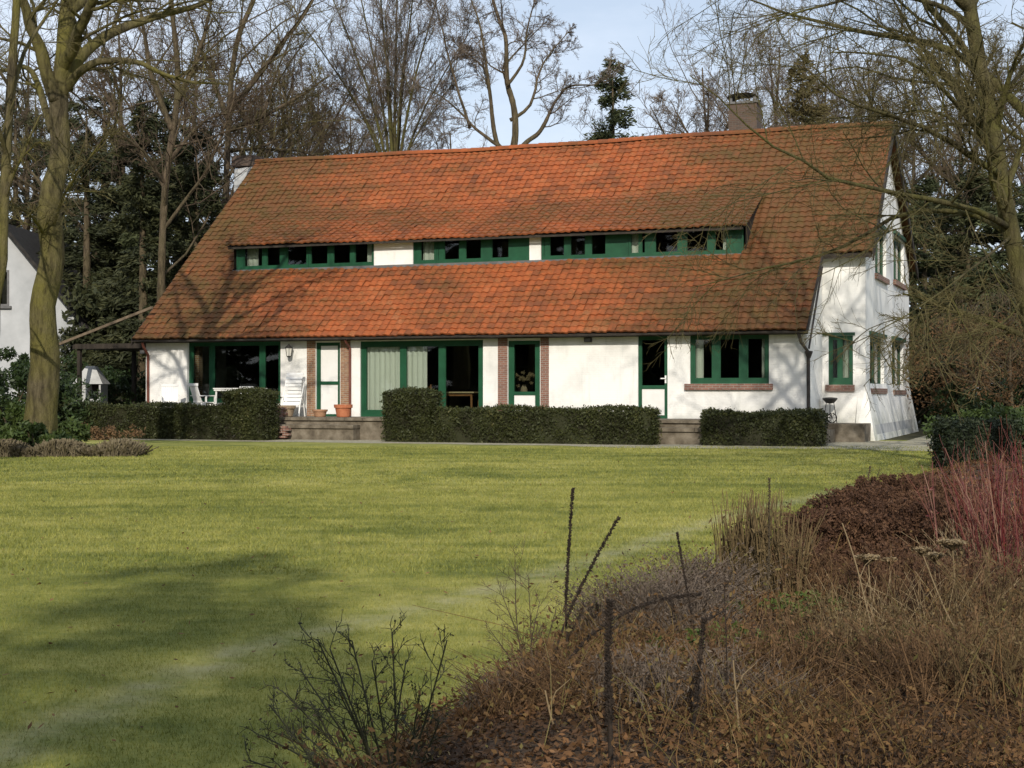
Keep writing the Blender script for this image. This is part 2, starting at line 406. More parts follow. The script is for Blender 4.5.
def grassmat(name, blade):
    m, n, l, p = new_mat(name)
    g = n.new('ShaderNodeNewGeometry'); co = g.outputs['Position']
    big = noise(n, l, .16, 4, .55, co)
    mp = n.new('ShaderNodeMapping'); mp.inputs['Scale'].default_value = (.35, 1.3, 1); mp.inputs['Rotation'].default_value = (0, 0, R(-9)); l.new(co, mp.inputs[0])
    streak = noise(n, l, 1.0, 5, .6, mp.outputs[0])
    mid = noise(n, l, 2.6, 5, .65, co)
    fine = noise(n, l, 22, 3, .6, co)
    f = mth(n, l, 'ADD', mth(n, l, 'MULTIPLY', rng(n, l, big, .38, .62), .26), mth(n, l, 'ADD', mth(n, l, 'MULTIPLY', rng(n, l, streak, .3, .7), .34), mth(n, l, 'ADD', mth(n, l, 'MULTIPLY', rng(n, l, mid, .3, .7), .28), mth(n, l, 'MULTIPLY', rng(n, l, fine, .3, .7), .16))))
    if blade: f = mth(n, l, 'ADD', mth(n, l, 'MULTIPLY', f, .7), mth(n, l, 'MULTIPLY', attr(n), .3))
    r = ramp(n, [(.14, (.090, .112, .024)), (.38, (.185, .202, .045)), (.58, (.300, .295, .072)), (.84, (.44, .40, .13))]); l.new(f, r.inputs[0])
    mo = noise(n, l, .8, 5, .65, co, .4)
    c = mix(n, l, r.outputs[0], (.085, .115, .022), rng(n, l, mo, .54, .68, 0, .55))
    c = mix(n, l, c, (.34, .29, .12), rng(n, l, noise(n, l, 1.3, 5, .7, mp.outputs[0]), .60, .74, 0, .55))
    c = mix(n, l, c, (.36, .34, .20), mth(n, l, 'MULTIPLY', attr(n, 'wear'), rng(n, l, mid, .34, .66, .0, .72)))
    l.new(c, p.inputs['Base Color']); p.inputs['Roughness'].default_value = .85; p.inputs['Specular IOR Level'].default_value = .15
    if not blade: bump(n, l, p, noise(n, l, 45, 4, .7, co), .9, .03)
    else:
        t = n.new('ShaderNodeBsdfTranslucent'); l.new(c, t.inputs[0])
        ms = n.new('ShaderNodeMixShader'); ms.inputs[0].default_value = .25
        l.new(p.outputs[0], ms.inputs[1]); l.new(t.outputs[0], ms.inputs[2]); l.new(ms.outputs[0], n['Material Output'].inputs[0])
    return m
M['lawn'] = grassmat('lawn_turf', False)
M['grass'] = grassmat('grass_blades', True)
M['soil'] = noisy('bed_soil', [(0, (.03, .02, .012)), (.5, (.07, .045, .026)), (1, (.12, .08, .045))], 3, .95, b=.9, bd=.04)
M['woodland'] = noisy('woodland_floor', [(0, (.025, .024, .010)), (.5, (.05, .048, .017)), (1, (.09, .07, .035))], .6, .95, b=.8, bd=.05)

# ------------------------------------------------------------------ ground
WEAR = np.array([at(px, py, 1.55 * F / (py - HY))[:2] for px, py in ((-60, 765), (60, 715), (250, 640), (400, 607), (512, 580), (620, 550), (720, 520), (860, 490))])
def wear(x, y):
    P = np.stack([x, y], -1); best = np.full(len(P), 1e9)
    for a, b in zip(WEAR[:-1], WEAR[1:]):
        ab = b - a; t = np.clip(((P - a) @ ab) / (ab @ ab), 0, 1)
        d = P - (a + t[:, None] * ab)
        best = np.minimum(best, np.hypot(d[:, 0], d[:, 1]))
    return np.exp(-(best / .19) ** 2)
def add_wear(o):
    n = len(o.data.vertices); co = np.empty(n * 3, np.float32); o.data.vertices.foreach_get('co', co); co = co.reshape(-1, 3)
    a = o.data.attributes.new('wear', 'FLOAT', 'POINT'); a.data.foreach_set('value', wear(co[:, 0], co[:, 1]).astype(np.float32))
def sheet(xs, ys, dz, name, mat, keep=None):
    X, Y = np.meshgrid(xs, ys)
    V = np.stack([X, Y, gz(X, Y) + dz], -1).reshape(-1, 3)
    nx = len(xs); i, j = np.meshgrid(np.arange(nx - 1), np.arange(len(ys) - 1)); k = (j * nx + i).ravel()
    return MB().add(V, np.stack([k, k + 1, k + 1 + nx, k + nx], -1)).build(name, mat, smooth=True)
gx = np.concatenate([[-1500, -400, -120], np.arange(-60, 61, 4), [120, 400, 1500]])
gy = np.concatenate([[-1500, -300, -80], np.arange(-40, 100, 2), [140, 300, 1500]])
tag(sheet(gx, gy, -.012, 'ground', M['woodland']), kind='structure')
lawn = sheet(np.arange(-30, 22.1, .25), np.arange(-6, 44.1, .25), 0, 'lawn', M['lawn'])
add_wear(lawn); tag(lawn, kind='structure')

# flower bed outline, walked from the near edge along the lawn towards the house
def gpx(px, py):
    d = 1.6 * F / (py - HY)
    for _ in range(6): d = (EYE - float(gz(0, d))) * F / (py - HY)
    return np.array(((px - 512) / F * d, d))
EDGE = np.array([(-1.7, 3.0), (-1.1, 5.0), tuple(gpx(372, 772)), tuple(gpx(430, 725)), tuple(gpx(490, 690)), tuple(gpx(545, 655)), tuple(gpx(610, 622)), tuple(gpx(690, 590)), tuple(gpx(770, 556)), tuple(gpx(840, 522)), tuple(gpx(890, 494)), tuple(gpx(925, 476)), (10.5, 33.0)])
def bed_left(y):
    return np.interp(y, EDGE[:, 1], EDGE[:, 0])
def bz(x, y):
    e = np.clip((x - bed_left(y)) / .7, 0, 1)
    return gz(x, y) + .02 + .14 * e * e * (3 - 2 * e) + .03 * np.sin(x * 3.1 + y) * np.sin(y * 2.3 - x) * e
ys = np.concatenate([np.arange(3, 16, .16), np.arange(16, 33.1, .5)])
rows = []
for y in ys:
    w = bed_left(y); x1 = 9.0 + .35 * y
    xx = w + (x1 - w) * np.linspace(0, 1, 70) ** 1.5
    rows.append(np.stack([xx, np.full(70, y) + .05 * np.sin(xx * 9), bz(xx, y)], -1))
V = np.array(rows); nx = 70; i, j = np.meshgrid(np.arange(nx - 1), np.arange(len(ys) - 1)); k = (j * nx + i).ravel()
tag(MB().add(V, np.stack([k, k + 1, k + 1 + nx, k + nx], -1)).build('flower_bed', M['soil'], smooth=True), kind='structure')

# short grass blades, finer close to the camera
def blades(n, x0, x1, y0, y1, h, w, pw=1.0):
    y = y0 + (y1 - y0) * RNG.random(n) ** pw
    x = (RNG.random(n) - .5) * 2 * .40 * y
    ok = (x > x0) & (x < x1) & (x < bed_left(y) + .12) & (RNG.random(n) > .55 * wear(x, y)); x, y = x[ok], y[ok]
    m = len(x); z = gz(x, y) - .004
    a = RNG.random(m) * 2 * math.pi; hh = h * RNG.uniform(.5, 1.35, m)
    le = RNG.normal(0, .45, (m, 2)) * hh[:, None]
    dx, dy = np.cos(a) * w / 2, np.sin(a) * w / 2
    V = np.stack([np.stack([x - dx, y - dy, z], -1), np.stack([x + dx, y + dy, z], -1), np.stack([x + le[:, 0], y + le[:, 1], z + hh], -1)], 1)
    return V, RNG.random(m)
gm = MB()
for args in ((210000, -9, 9, 5, 13, .024, .005, .8), (150000, -14, 14, 13, 24, .034, .012, .9), (90000, -20, 15, 24, 38.5, .036, .022, 1.0)):
    V, a = blades(*args); gm.add(V.reshape(-1, 3), np.arange(len(V) * 3).reshape(-1, 3), np.repeat(a, 3))
go = gm.build('grass', M['grass']); add_wear(go)
tag(go, 'short patchy winter grass covering the lawn', 'grass', kind='stuff')

# ------------------------------------------------------------------ terrace, steps, paths
HRZ = -TH
def hobj(mb, name, mat, **k):
    return mb.build(name, mat, loc=h2w(0, 0), rz=HRZ, **k)
GZ = -.64                                    # ground below terrace at the house
b = MB()
x = 0.0
while x < 21.7:                              # paving slabs with open joints
    w_ = .6
    for q, (v0, v1) in enumerate(((-1.45, -.98), (-.97, -.5), (-.49, .38))):
        b.box(x + .3 * (q % 2), min(x + .3 * (q % 2) + w_ - .012, 21.75), v0, v1, -.09, 0 - .004 * random.random())
    x += w_
b.box(0, 21.75, -1.38, .39, GZ - .3, -.092)
tag(hobj(b, 'terrace', M['stone']), kind='structure')
b = MB()
for (u0, u1) in ((4.3, 8.9), (16.4, 19.6)):
    u = u0
    while u < u1 - .1:
        e = min(u + random.uniform(.7, 1.1), u1)
        b.box(u, e - .012, -1.86, -1.40, -.31, -.215 + .008 * random.random())
        u = e
    b.box(u0 + .03, u1 - .03, -1.80, -1.40, GZ - .3, -.312)
b2 = MB()
for q in range(5):                           # old bricks bedded against the foot of the steps
    for k in range(8):
        if random.random() < .85: b2.box(5.0 + k * .222 + (.11 if q % 2 else 0), 5.0 + k * .222 + .205 + (.11 if q % 2 else 0), -2.02 - .02 * random.random(), -1.868, -.60 + q * .072, -.60 + q * .072 + .062, random.random())
tag(hobj(b, 'steps', M['stone']), kind='structure')
tag(hobj(b2, 'brick_edging', M['brick_red']), kind='structure')
b = MB()
b.box(21.76, 23.0, 1.55, 3.05, GZ - .3, -.14)
b.box(21.76, 22.2, -1.0, 1.54, GZ - .3, -.3)
tag(hobj(b, 'side_terrace', M['stone']), kind='structure')
# gravel strip and path in front of the hedges, a thin sheet above the lawn
b = MB()
def wg(u, v, dz):
    X, Y, _ = h2w(u, v); return (X, Y, float(gz(X, Y)) + dz)
us = np.linspace(-6, 24, 61)
top, bot = [], []
for u in us:
    wob = .10 * math.sin(u * 1.7) + .06 * math.sin(u * 4.1)
    bot.append(wg(u, -3.75 + wob + (-.9 * max(0, 1 - abs(u - 18.6) / 2.6) ** .5 if abs(u - 18.6) < 2.6 else 0), .006)); top.append(wg(u, -1.4, .008))
V = np.array([bot, top]).reshape(-1, 3); k = np.arange(60)
b.add(V, np.stack([k, k + 1, k + 62, k + 61], -1))
for u0, u1, v0, v1 in ((20.2, 24.0, -3.3, 3.0), (23.95, 27.5, -4.2, 18)):
    b.quad(wg(u0, v0, .012), wg(u1, v0, .012), wg(u1, v1, .012), wg(u0, v1, .012))
tag(b.build('path', M['gravel']), kind='structure')

# ------------------------------------------------------------------ the house
house = tag(empty('country_house', h2w(0, 0), HRZ), 'long white country house with orange tiled roof and green window frames', 'house')

def wall_sheet(mb, O, ax, up, nrm, w, hts, openings, thick):
    """wall with real openings; O corner, ax along, up, nrm outward; hts (z0,z1); openings (a0,a1,z0,z1)"""
    O, ax, up, nrm = map(lambda q: np.asarray(q, float), (O, ax, up, nrm))
    A = sorted({w[0], w[1], *[o[0] for o in openings], *[o[1] for o in openings]})
    Zs = sorted({hts[0], hts[1], *[o[2] for o in openings], *[o[3] for o in openings]})
    P = lambda a, z, d: O + ax * a + up * z - nrm * d
    for a0, a1 in zip(A[:-1], A[1:]):
        for z0, z1 in zip(Zs[:-1], Zs[1:]):
            am, zm = (a0 + a1) / 2, (z0 + z1) / 2
            if any(o[0] < am < o[1] and o[2] < zm < o[3] for o in openings): continue
            mb.quad(P(a0, z0, 0), P(a1, z0, 0), P(a1, z1, 0), P(a0, z1, 0))
            mb.quad(P(a1, z0, thick), P(a0, z0, thick), P(a0, z1, thick), P(a1, z1, thick))
    for a0, a1, z0, z1 in openings:
        mb.quad(P(a0, z0, 0), P(a1, z0, 0), P(a1, z0, thick), P(a0, z0, thick))
        if z1 < hts[1]: mb.quad(P(a1, z1, 0), P(a0, z1, 0), P(a0, z1, thick), P(a1, z1, thick))
        mb.quad(P(a0, z1, 0), P(a0, z0, 0), P(a0, z0, thick), P(a0, z1, thick))
        mb.quad(P(a1, z0, 0), P(a1, z1, 0), P(a1, z1, thick), P(a1, z0, thick))

def u_(px): return round(hU(px, WV), 3)
TOPZ = 2.62
OPEN = [  # ground floor openings a0,a1,z0,z1 on the front wall
    (u_(187), u_(280.5), .40, 2.36),     # big window behind the terrace seats
    (u_(316), u_(340), -.004, 2.28),     # narrow white door
    (u_(360), u_(483), -.004, 2.30),     # wide glazed doors
    (u_(508), u_(540), -.004, 2.26),     # green half glazed door
    (u_(638), u_(667.5), -.004, 2.34),   # green half glazed door further right
    (u_(690), u_(769), .98, 2.36)]       # three light window
mb = MB()
wall_sheet(mb, (0, WV, 0), (1, 0, 0), (0, 0, 1), (0, -1, 0), (.25, 21.6), (GZ - .2, TOPZ), OPEN, .3)
mb.quad((.25, WV, GZ - .2), (.25, WV, TOPZ), (.25, 3.1, 4.5), (.25, 3.1, GZ - .2))
mb.add([(.25, 3.1, GZ - .2), (.25, 3.1, 4.5), (.25, VW, 8.9), (.25, 14.6, 5.0), (.25, 14.6, GZ - .2)], [(0, 1, 2, 3, 4)])
# right end of the low wing
mb.add([(21.6, WV, GZ - .2), (21.6, 3.07, GZ - .2), (21.6, 3.07, EH + TP * 3.07 - .12), (21.6, WV, EH + TP * WV - .12)], [(0, 1, 2, 3)])
SV = 3.07
SO = [(hU(828.5, SV), hU(853, SV), .96, 2.38)]
wall_sheet(mb, (0, SV, 0), (1, 0, 0), (0, 0, 1), (0, -1, 0), (21.6, 22.83), (GZ - .2, 4.78), SO, .3)
GU = 22.83
GO = [(5.2, 7.9, 4.32, 5.80), (9.9, 12.9, 4.46, 5.98), (4.0, 7.3, .86, 2.42), (9.4, 12.7, .82, 2.46)]
wall_sheet(mb, (GU, 0, 0), (0, 1, 0), (0, 0, 1), (1, 0, 0), (SV, 14.6), (GZ - .2, 5.0), [(o[0], o[1], o[2], min(o[3], 5.0)) for o in GO], .3)
for o in GO[:2]:
    for v in o[:2]: mb.quad((GU, v, 5.0), (GU - .3, v, 5.0), (GU - .3, v, o[3]), (GU, v, o[3]))
    mb.quad((GU, o[0], o[3]), (GU, o[1], o[3]), (GU - .3, o[1], o[3]), (GU - .3, o[0], o[3]))
def gable_top(v):
    return EH + TP * v - .10 if v <= VW else EH + TP * VW - .10 - (v - VW) * .575
vs = sorted({SV, 3.3, 5.2, 7.9, VW, 9.9, 12.9, 14.6})
for v0, v1 in zip(vs[:-1], vs[1:]):
    vm = (v0 + v1) / 2
    o = [q for q in GO if q[3] > 5 and q[0] < vm < q[1]]
    zb = o[0][3] if o else 5.0
    t0, t1 = max(gable_top(v0), zb), max(gable_top(v1), zb)
    if t0 <= zb + 1e-6 and t1 <= zb + 1e-6: continue
    mb.quad((GU, v0, zb), (GU, v1, zb), (GU, v1, t1), (GU, v0, t0))
mb.quad((.25, 14.6, GZ - .2), (.25, 14.6, 5), (GU, 14.6, 5), (GU, 14.6, GZ - .2))
mb.build('wall', M['white'], house)
# splayed foot of the gable
b = MB()
z0, z1 = GZ - .25, 1.0
f = .34
b.add([(GU + .004, SV - .004, z1), (GU + .004, 14.6, z1), (GU + f, 14.6 + f, z0), (GU + f, SV - f * .9, z0), (GU - .22, SV - .004, z1 - .35), (GU - .3, SV - f * .9, z0)],
      [(0, 3, 2, 1)])
b.add([(GU + .004, SV - .004, z1), (GU - .22, SV - .004, z1 - .35), (GU - .3, SV - f * .9, z0), (GU + f, SV - f * .9, z0)], [(0, 1, 2, 3)])
b.build('splayed_foot', M['white'], house)
b = MB()
fo = lambda z: f * (z1 - z) / (z1 - z0) + .006
b.quad((GU + fo(-.2), 3.4, -.2), (GU + fo(GZ), 3.4, GZ - .05), (GU + fo(GZ), 13.2, GZ - .05), (GU + fo(-.2), 13.2, -.2))
b.build('plinth', M['plinth'], house)
# interior: rooms coloured dark to stand for indoor shade
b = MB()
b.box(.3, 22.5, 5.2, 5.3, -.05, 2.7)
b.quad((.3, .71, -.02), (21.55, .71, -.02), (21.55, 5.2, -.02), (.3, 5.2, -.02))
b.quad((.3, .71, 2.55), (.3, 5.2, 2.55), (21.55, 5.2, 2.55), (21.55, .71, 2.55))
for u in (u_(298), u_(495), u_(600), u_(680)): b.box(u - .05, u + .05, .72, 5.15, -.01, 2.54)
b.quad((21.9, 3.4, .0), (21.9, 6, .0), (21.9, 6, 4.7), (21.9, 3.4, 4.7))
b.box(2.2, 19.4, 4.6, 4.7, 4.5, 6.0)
b.build('interior', M['dark_inside'], house)

# brick piers let into the wall beside the doors
b = MB()
for p0, p1 in ((307, 315.6), (340.6, 350.5)): b.box(u_(p0), u_(p1), WV - .012, WV + .1, 0, TOPZ - .1)
b.build('brick_pier', M['brick_tan'], house)
b = MB()
for p0, p1 in ((498, 507.6), (540.6, 549)): b.box(u_(p0), u_(p1), WV - .012, WV + .1, 0, TOPZ - .1)
b.build('brick_pier', M['brick_red'], house)

# frames -------------------------------------------------------
DR_ = None
class Ax:
    """plane frame: local (a, depth inwards, z) -> house coordinates"""
    def __init__(s, O, ax, inn): s.O, s.ax, s.inn = map(lambda q: np.asarray(q, float), (O, ax, inn))
    def box(s, mb, a0, a1, d0, d1, z0, z1):
        c = s.O + s.ax * (a0 + a1) / 2 + s.inn * (d0 + d1) / 2 + np.array((0, 0, (z0 + z1) / 2))
        mb.obox(c, s.ax * (a1 - a0) / 2, s.inn * (d1 - d0) / 2, np.array((0, 0, (z1 - z0) / 2)))
FR = Ax((0, WV, 0), (1, 0, 0), (0, 1, 0))
SR = Ax((0, SV, 0), (1, 0, 0), (0, 1, 0))
GR = Ax((GU, 0, 0), (0, 1, 0), (-1, 0, 0))
def curtain_mb(A, a0, a1, d, z0, z1, amp=.035):
    n = max(6, int((a1 - a0) / .03)); a = np.linspace(a0, a1, n)
    dd = d + amp * np.sin(np.arange(n) * 1.15 + RNG.random() * 6) * RNG.uniform(.5, 1, n)
    lo = A.O + A.ax * a[:, None] + A.inn * dd[:, None] + np.array((0, 0, z0)); hi = lo + np.array((0, 0, z1 - z0))
    k = np.arange(n - 1)
    return MB().add(np.concatenate([lo, hi]), np.stack([k, k + 1, k + 1 + n, k + n], -1))
def window(A, a0, a1, z0, z1, fw=.09, bars=(), d=.08, name='window', sashes=(), curt=(), mat='green', bot=None, panels=(), rails=()):
    """frame with mullions at bars (centre, half width), panes, curtains; panels = filled areas (a0,a1,z0,z1,mat)"""
    bw = fw if bot is None else bot
    m_ = MB()
    A.box(m_, a0, a0 + fw, d, d + .1, z0, z1); A.box(m_, a1 - fw, a1, d, d + .1, z0, z1)
    A.box(m_, a0 + fw, a1 - fw, d, d + .1, z1 - fw, z1); A.box(m_, a0 + fw, a1 - fw, d, d + .1, z0, z0 + bw)
    for c, hw in bars: A.box(m_, c - hw, c + hw, d + .004, d + .096, z0 + bw, z1 - fw)
    for r0, r1, zz0, zz1 in rails: A.box(m_, r0, r1, d + .008, d + .09, zz0, zz1)
    w = m_.build(name, M[mat], house)
    ed = [a0 + fw] + [x for c, hw in bars for x in (c - hw, c + hw)] + [a1 - fw]
    for q in range(0, len(ed), 2):
        e0, e1 = ed[q], ed[q + 1]
        s = MB(); sw = .03 if A is DR_ else .045
        A.box(s, e0, e0 + sw, d + .015, d + .085, z0 + bw, z1 - fw); A.box(s, e1 - sw, e1, d + .015, d + .085, z0 + bw, z1 - fw)
        A.box(s, e0 + sw, e1 - sw, d + .015, d + .085, z0 + bw, z0 + bw + sw); A.box(s, e0 + sw, e1 - sw, d + .015, d + .085, z1 - fw - sw, z1 - fw)
        s.build('sash', M[mat], w)
        g = MB(); A.box(g, e0, e1, d + .045, d + .051, z0 + bw, z1 - fw); g.build('pane', M['glass'], w)
    for c0, c1, zz0, zz1 in curt: curtain_mb(A, c0, c1, d + .16, zz0, zz1).build('curtain', M['fabric'], w)
    for p0, p1, zz0, zz1, pm in panels:
        g = MB(); A.box(g, p0, p1, d + .02, d + .08, zz0, zz1); g.build('panel', M[pm], w)
    return w
# 1 big terrace window
o = OPEN[0]
w = window(FR, o[0], o[1], o[2], o[3], .10, [(u_(209.5), .055), (u_(260), .06)], d=.12)
g = MB(); FR.box(g, o[0] + .101, o[0] + .26, .28, .5, o[2], o[3] - .1); g.build('brick_jamb', M['brick_tan'], w)
# 2 narrow white door
o = OPEN[1]
m_ = MB(); FR.box(m_, o[0], o[0] + .13, .05, .16, 0, o[3]); FR.box(m_, o[1] - .1, o[1], .05, .16, 0, o[3]); FR.box(m_, o[0] + .13, o[1] - .1, .05, .16, o[3] - .1, o[3]); FR.box(m_, o[0] + .13, o[1] - .1, .05, .16, 0, .07)
FR.box(m_, o[0] + .13, o[1] - .1, .055, .15, .98, 1.08)
w = m_.build('door', M['green'], house)
for z0_, z1_ in ((.07, .98), (1.08, o[3] - .1)):
    g = MB(); FR.box(g, o[0] + .13, o[1] - .1, .08, .14, z0_, z1_); g.build('panel', M['white_paint'], w)
# 3 wide glazed doors
o = OPEN[2]
w = window(FR, o[0], o[1], .0, o[3], .13, [(u_(402), .06), (u_(441), .07)], d=.06, name='glazed_door', bot=.16,
           curt=[(o[0] + .12, u_(400), .12, o[3] - .14), (u_(404), u_(424), .12, o[3] - .14)])
# 4 green door with flowers behind the glass
def half_door(o, zs, lf, name='door'):
    m_ = MB(); fw = lf
    FR.box(m_, o[0], o[0] + fw, .05, .16, 0, o[3]); FR.box(m_, o[1] - fw, o[1], .05, .16, 0, o[3]); FR.box(m_, o[0] + fw, o[1] - fw, .05, .16, o[3] - .11, o[3]); FR.box(m_, o[0] + fw, o[1] - fw, .05, .16, 0, .09)
    FR.box(m_, o[0] + fw, o[1] - fw, .055, .15, zs, zs + .1)
    w = m_.build(name, M['green'], house)
    g = MB(); FR.box(g, o[0] + fw, o[1] - fw, .08, .14, .09, zs); g.build('panel', M['white_paint'], w)
    g = MB(); FR.box(g, o[0] + fw, o[1] - fw, .09, .096, zs + .1, o[3] - .11); g.build('pane', M['glass'], w)
    return w
half_door(OPEN[3], .66, .17)
w = half_door(OPEN[4], .84, .10)
g = MB(); FR.box(g, OPEN[4][1] - .085, OPEN[4][1] - .04, .02, .05, 1.0, 1.22); FR.box(g, OPEN[4][1] - .2, OPEN[4][1] - .04, -.01, .02, 1.12, 1.15); g.build('handle', M['white_paint'], w)
# 6 three light window with sill and curtains
o = OPEN[5]
w = window(FR, o[0], o[1], o[2], o[3], .09, [(u_(715.5), .08), (u_(743), .085)], d=.06, bot=.12,
           curt=[(o[0] + .1, u_(702), 1.05, 2.28), (u_(760.5), o[1] - .08, 1.05, 2.28)])
g = MB(); FR.box(g, u_(685), u_(773), -.09, .06, o[2] - .17, o[2] - .002); g.build('sill', M['brick_red'], w)
# small window on the set back wall
o = SO[0]
w = window(SR, o[0], o[1], o[2], o[3], .07, [((o[0] + o[1]) / 2 - .03, .03)], d=.05, bot=.16, curt=[(o[0] + .34, o[1] - .05, 1.1, 2.3)])
g = MB(); SR.box(g, o[0] - .08, o[1] + .05, -.09, .05, o[2] - .19, o[2] - .002); g.build('sill', M['brick_red'], w)
g = MB(); SR.box(g, o[0] - .16, o[1] + .06, -.05, .05, o[3] + .002, o[3] + .09); g.build('lintel', M['green_dull'], w)
# gable windows
for q, o in enumerate(GO):
    w = window(GR, o[0], o[1], o[2], o[3], .12, [((o[0] + o[1]) / 2, .07)], d=.10, bot=.12, mat='green_dull', curt=[(o[0] + .2, o[0] + .8, o[2] + .1, o[3] - .1)])
    g = MB(); GR.box(g, o[0] - .12, o[1] + .12, -.10, .1, o[2] - .16, o[2] - .002); g.build('sill', M['brick_red'], w)
    g = MB(); GR.box(g, o[0] - .15, o[1] + .15, -.09, .1, o[3] + .002, o[3] + .12); g.build('lintel', M['green_dull'], w)

# roof ---------------------------------------------------------
def sag(u, v):
    return .03 * np.sin(u * .43 + 1.0) * np.sin(v * .35) + .012 * np.sin(u * 1.3 + v * .8) - .05 * np.exp(-((u - 12) / 6) ** 2) * np.clip(v / VW, 0, 1)
def pantiles(mb, u0, u1, prof, skip=None, cw=.235, rh=.262, samp=7):
    """prof: list of (v,z) going up the slope; tiles as small corrugated sheets with a lip"""
    prof = np.array(prof, float); seg = np.hypot(*np.diff(prof, axis=0).T); cum = np.concatenate([[0], np.cumsum(seg)])
    S = cum[-1]; nr = max(1, int(round(S / rh))); rh = S / nr
    nc = int(round((u1 - u0) / cw)); cw = (u1 - u0) / nc
    pv = lambda s_: (np.interp(s_, cum, prof[:, 0]), np.interp(s_, cum, prof[:, 1]))
    t = np.linspace(0, 1, samp)
    wave = .022 * np.where(t < .62, np.sin(t / .62 * math.pi), -.38 * np.sin((t - .62) / .38 * math.pi))
    for r in range(nr):
        s0, s1 = r * rh, min((r + 1) * rh + .05, S)
        va, za = pv(s0); vb, zb = pv(s1)
        dv, dz = vb - va, zb - za; L = math.hypot(dv, dz); nv, nz = -dz / L, dv / L
        ca = np.arange(nc)
        uc = u0 + (ca + .5) * cw
        if skip is not None:
            keep = ~np.array([skip(x, (va + vb) / 2) for x in uc]); ca = ca[keep]; uc = uc[keep]
        if len(ca) == 0: continue
        k = len(ca)
        uu = u0 + (ca[:, None] + t[None]) * cw
        jit = RNG.normal(0, .007, k)[:, None] + RNG.normal(0, .008, k)[:, None] * (t[None] - .5)
        ds = RNG.normal(0, .009, k)[:, None]
        def row(sv, sz, off):
            h = wave[None] + jit + off + sag(uu, sv)
            return np.stack([uu, sv + nv * h + ds * dv / L, sz + nz * h + ds * dz / L], -1)
        bot = row(va, za, .040); topr = row(vb, zb, .004); lip = row(va, za, -.014)
        V = np.stack([lip, bot, topr], 1)      # k,3,samp,3
        base = (np.arange(k) * 3 * samp)[:, None, None]; i = (np.arange(2) * samp)[None, :, None]; j = np.arange(samp - 1)[None, None, :]
        Fc = np.stack([base + i + j, base + i + j + 1, base + i + samp + j + 1, base + i + samp + j], -1).reshape(-1, 4)
        mb.add(V.reshape(-1, 3), Fc, np.repeat(RNG.random(k), 3 * samp))
DU0, DU1, DV = 2.12, 19.42, 2.72             # dormer band
DE = 2.32                                     # its eave
ZDE = hZ(500, 235.3, DE) + .02
DJ, ZDJ = 5.15, EH + TP * 5.15
rm = MB()
pantiles(rm, 0, L1, [(0, EH), (VA, EH + TP * VA)])
pantiles(rm, 0, L2, [(VA, EH + TP * VA), (VW, EH + TP * VW)], skip=lambda u, v: DU0 < u < DU1 - .05 and DV - .05 < v < DJ - .25)
roof = rm.build('roof', M['tile'], house)
dm = MB()
pantiles(dm, DU0 - .22, DU1 + .12, [(DE, ZDE), (3.4, ZDE + (ZDJ - ZDE) * .375), (4.4, ZDE + (ZDJ - ZDE) * .735), (DJ, ZDJ + .05)])
dormer = dm.build('dormer_roof', M['tile'], roof)
# underlay so no light leaks, back slope, ridge, verges
b = MB()
b.quad((.02, .03, EH - .05), (L1 - .02, .03, EH - .05), (L1 - .02, VA, EH + TP * VA - .1), (.02, VA, EH + TP * VA - .1))
for u0, u1, v0, v1 in ((.02, DU0, VA, VW), (DU1, L2 - .02, VA, VW), (DU0, DU1, 4.9, VW)):
    b.quad((u0, v0, EH + TP * v0 - .2), (u1, v0, EH + TP * v0 - .2), (u1, v1, EH + TP * v1 - .2), (u0, v1, EH + TP * v1 - .2))
b.quad((DU0 - .1, DE + .06, ZDE - .05), (DU1 + .05, DE + .06, ZDE - .05), (DU1 + .05, DJ, ZDJ - .17), (DU0 - .1, DJ, ZDJ - .17))
# eave and verge boards
b.box(.1, L1 - .05, .06, .10, EH - .13, EH - .055)
b.quad((.1, .10, EH - .13), (L1 - .05, .10, EH - .13), (L1 - .05, WV, EH - .08), (.1, WV, EH - .08))
b.box(L1, L2 - .05, VA + .06, VA + .1, EH + TP * VA - .14, EH + TP * VA - .055)
b.box(DU0, DU1, DE + .03, DE + .07, ZDE - .12, ZDE - .06)
b.build('eave_board', M['dark_wood'], roof)
b = MB()
b.quad((0, VW, EH + TP * VW - .02), (L2, VW, EH + TP * VW - .02), (L2, 15.0, 5.1), (0, 15.0, 5.1))
b.build('back_slope', M['tile'], roof)
b = MB()
def barge(u, va, za, vb, zb, h=.26, w=.05):
    b.add([(u - w, va, za), (u, va, za), (u, vb, zb), (u - w, vb, zb), (u - w, va, za - h), (u, va, za - h), (u, vb, zb - h), (u - w, vb, zb - h)],
          [(0, 1, 2, 3), (5, 4, 7, 6), (1, 5, 6, 2), (4, 0, 3, 7), (0, 4, 5, 1), (3, 2, 6, 7)])
barge(L2 + .045, VA, EH + TP * VA, VW, EH + TP * VW, .3)
barge(L2 + .045, VW, EH + TP * VW, 15.0, 5.08, .3)
b.build('verge_board', M['dark_wood'], roof); b = MB()
barge(L1 + .045, 0, EH, VA + .15, EH + TP * (VA + .15), .13)
b.build('verge_board', M['dark_wood'], roof); b = MB()
barge(.0, 0, EH, VW, EH + TP * VW, .2)
b.build('verge_board', M['dark_wood'], roof)
b = MB()
u = 0.0
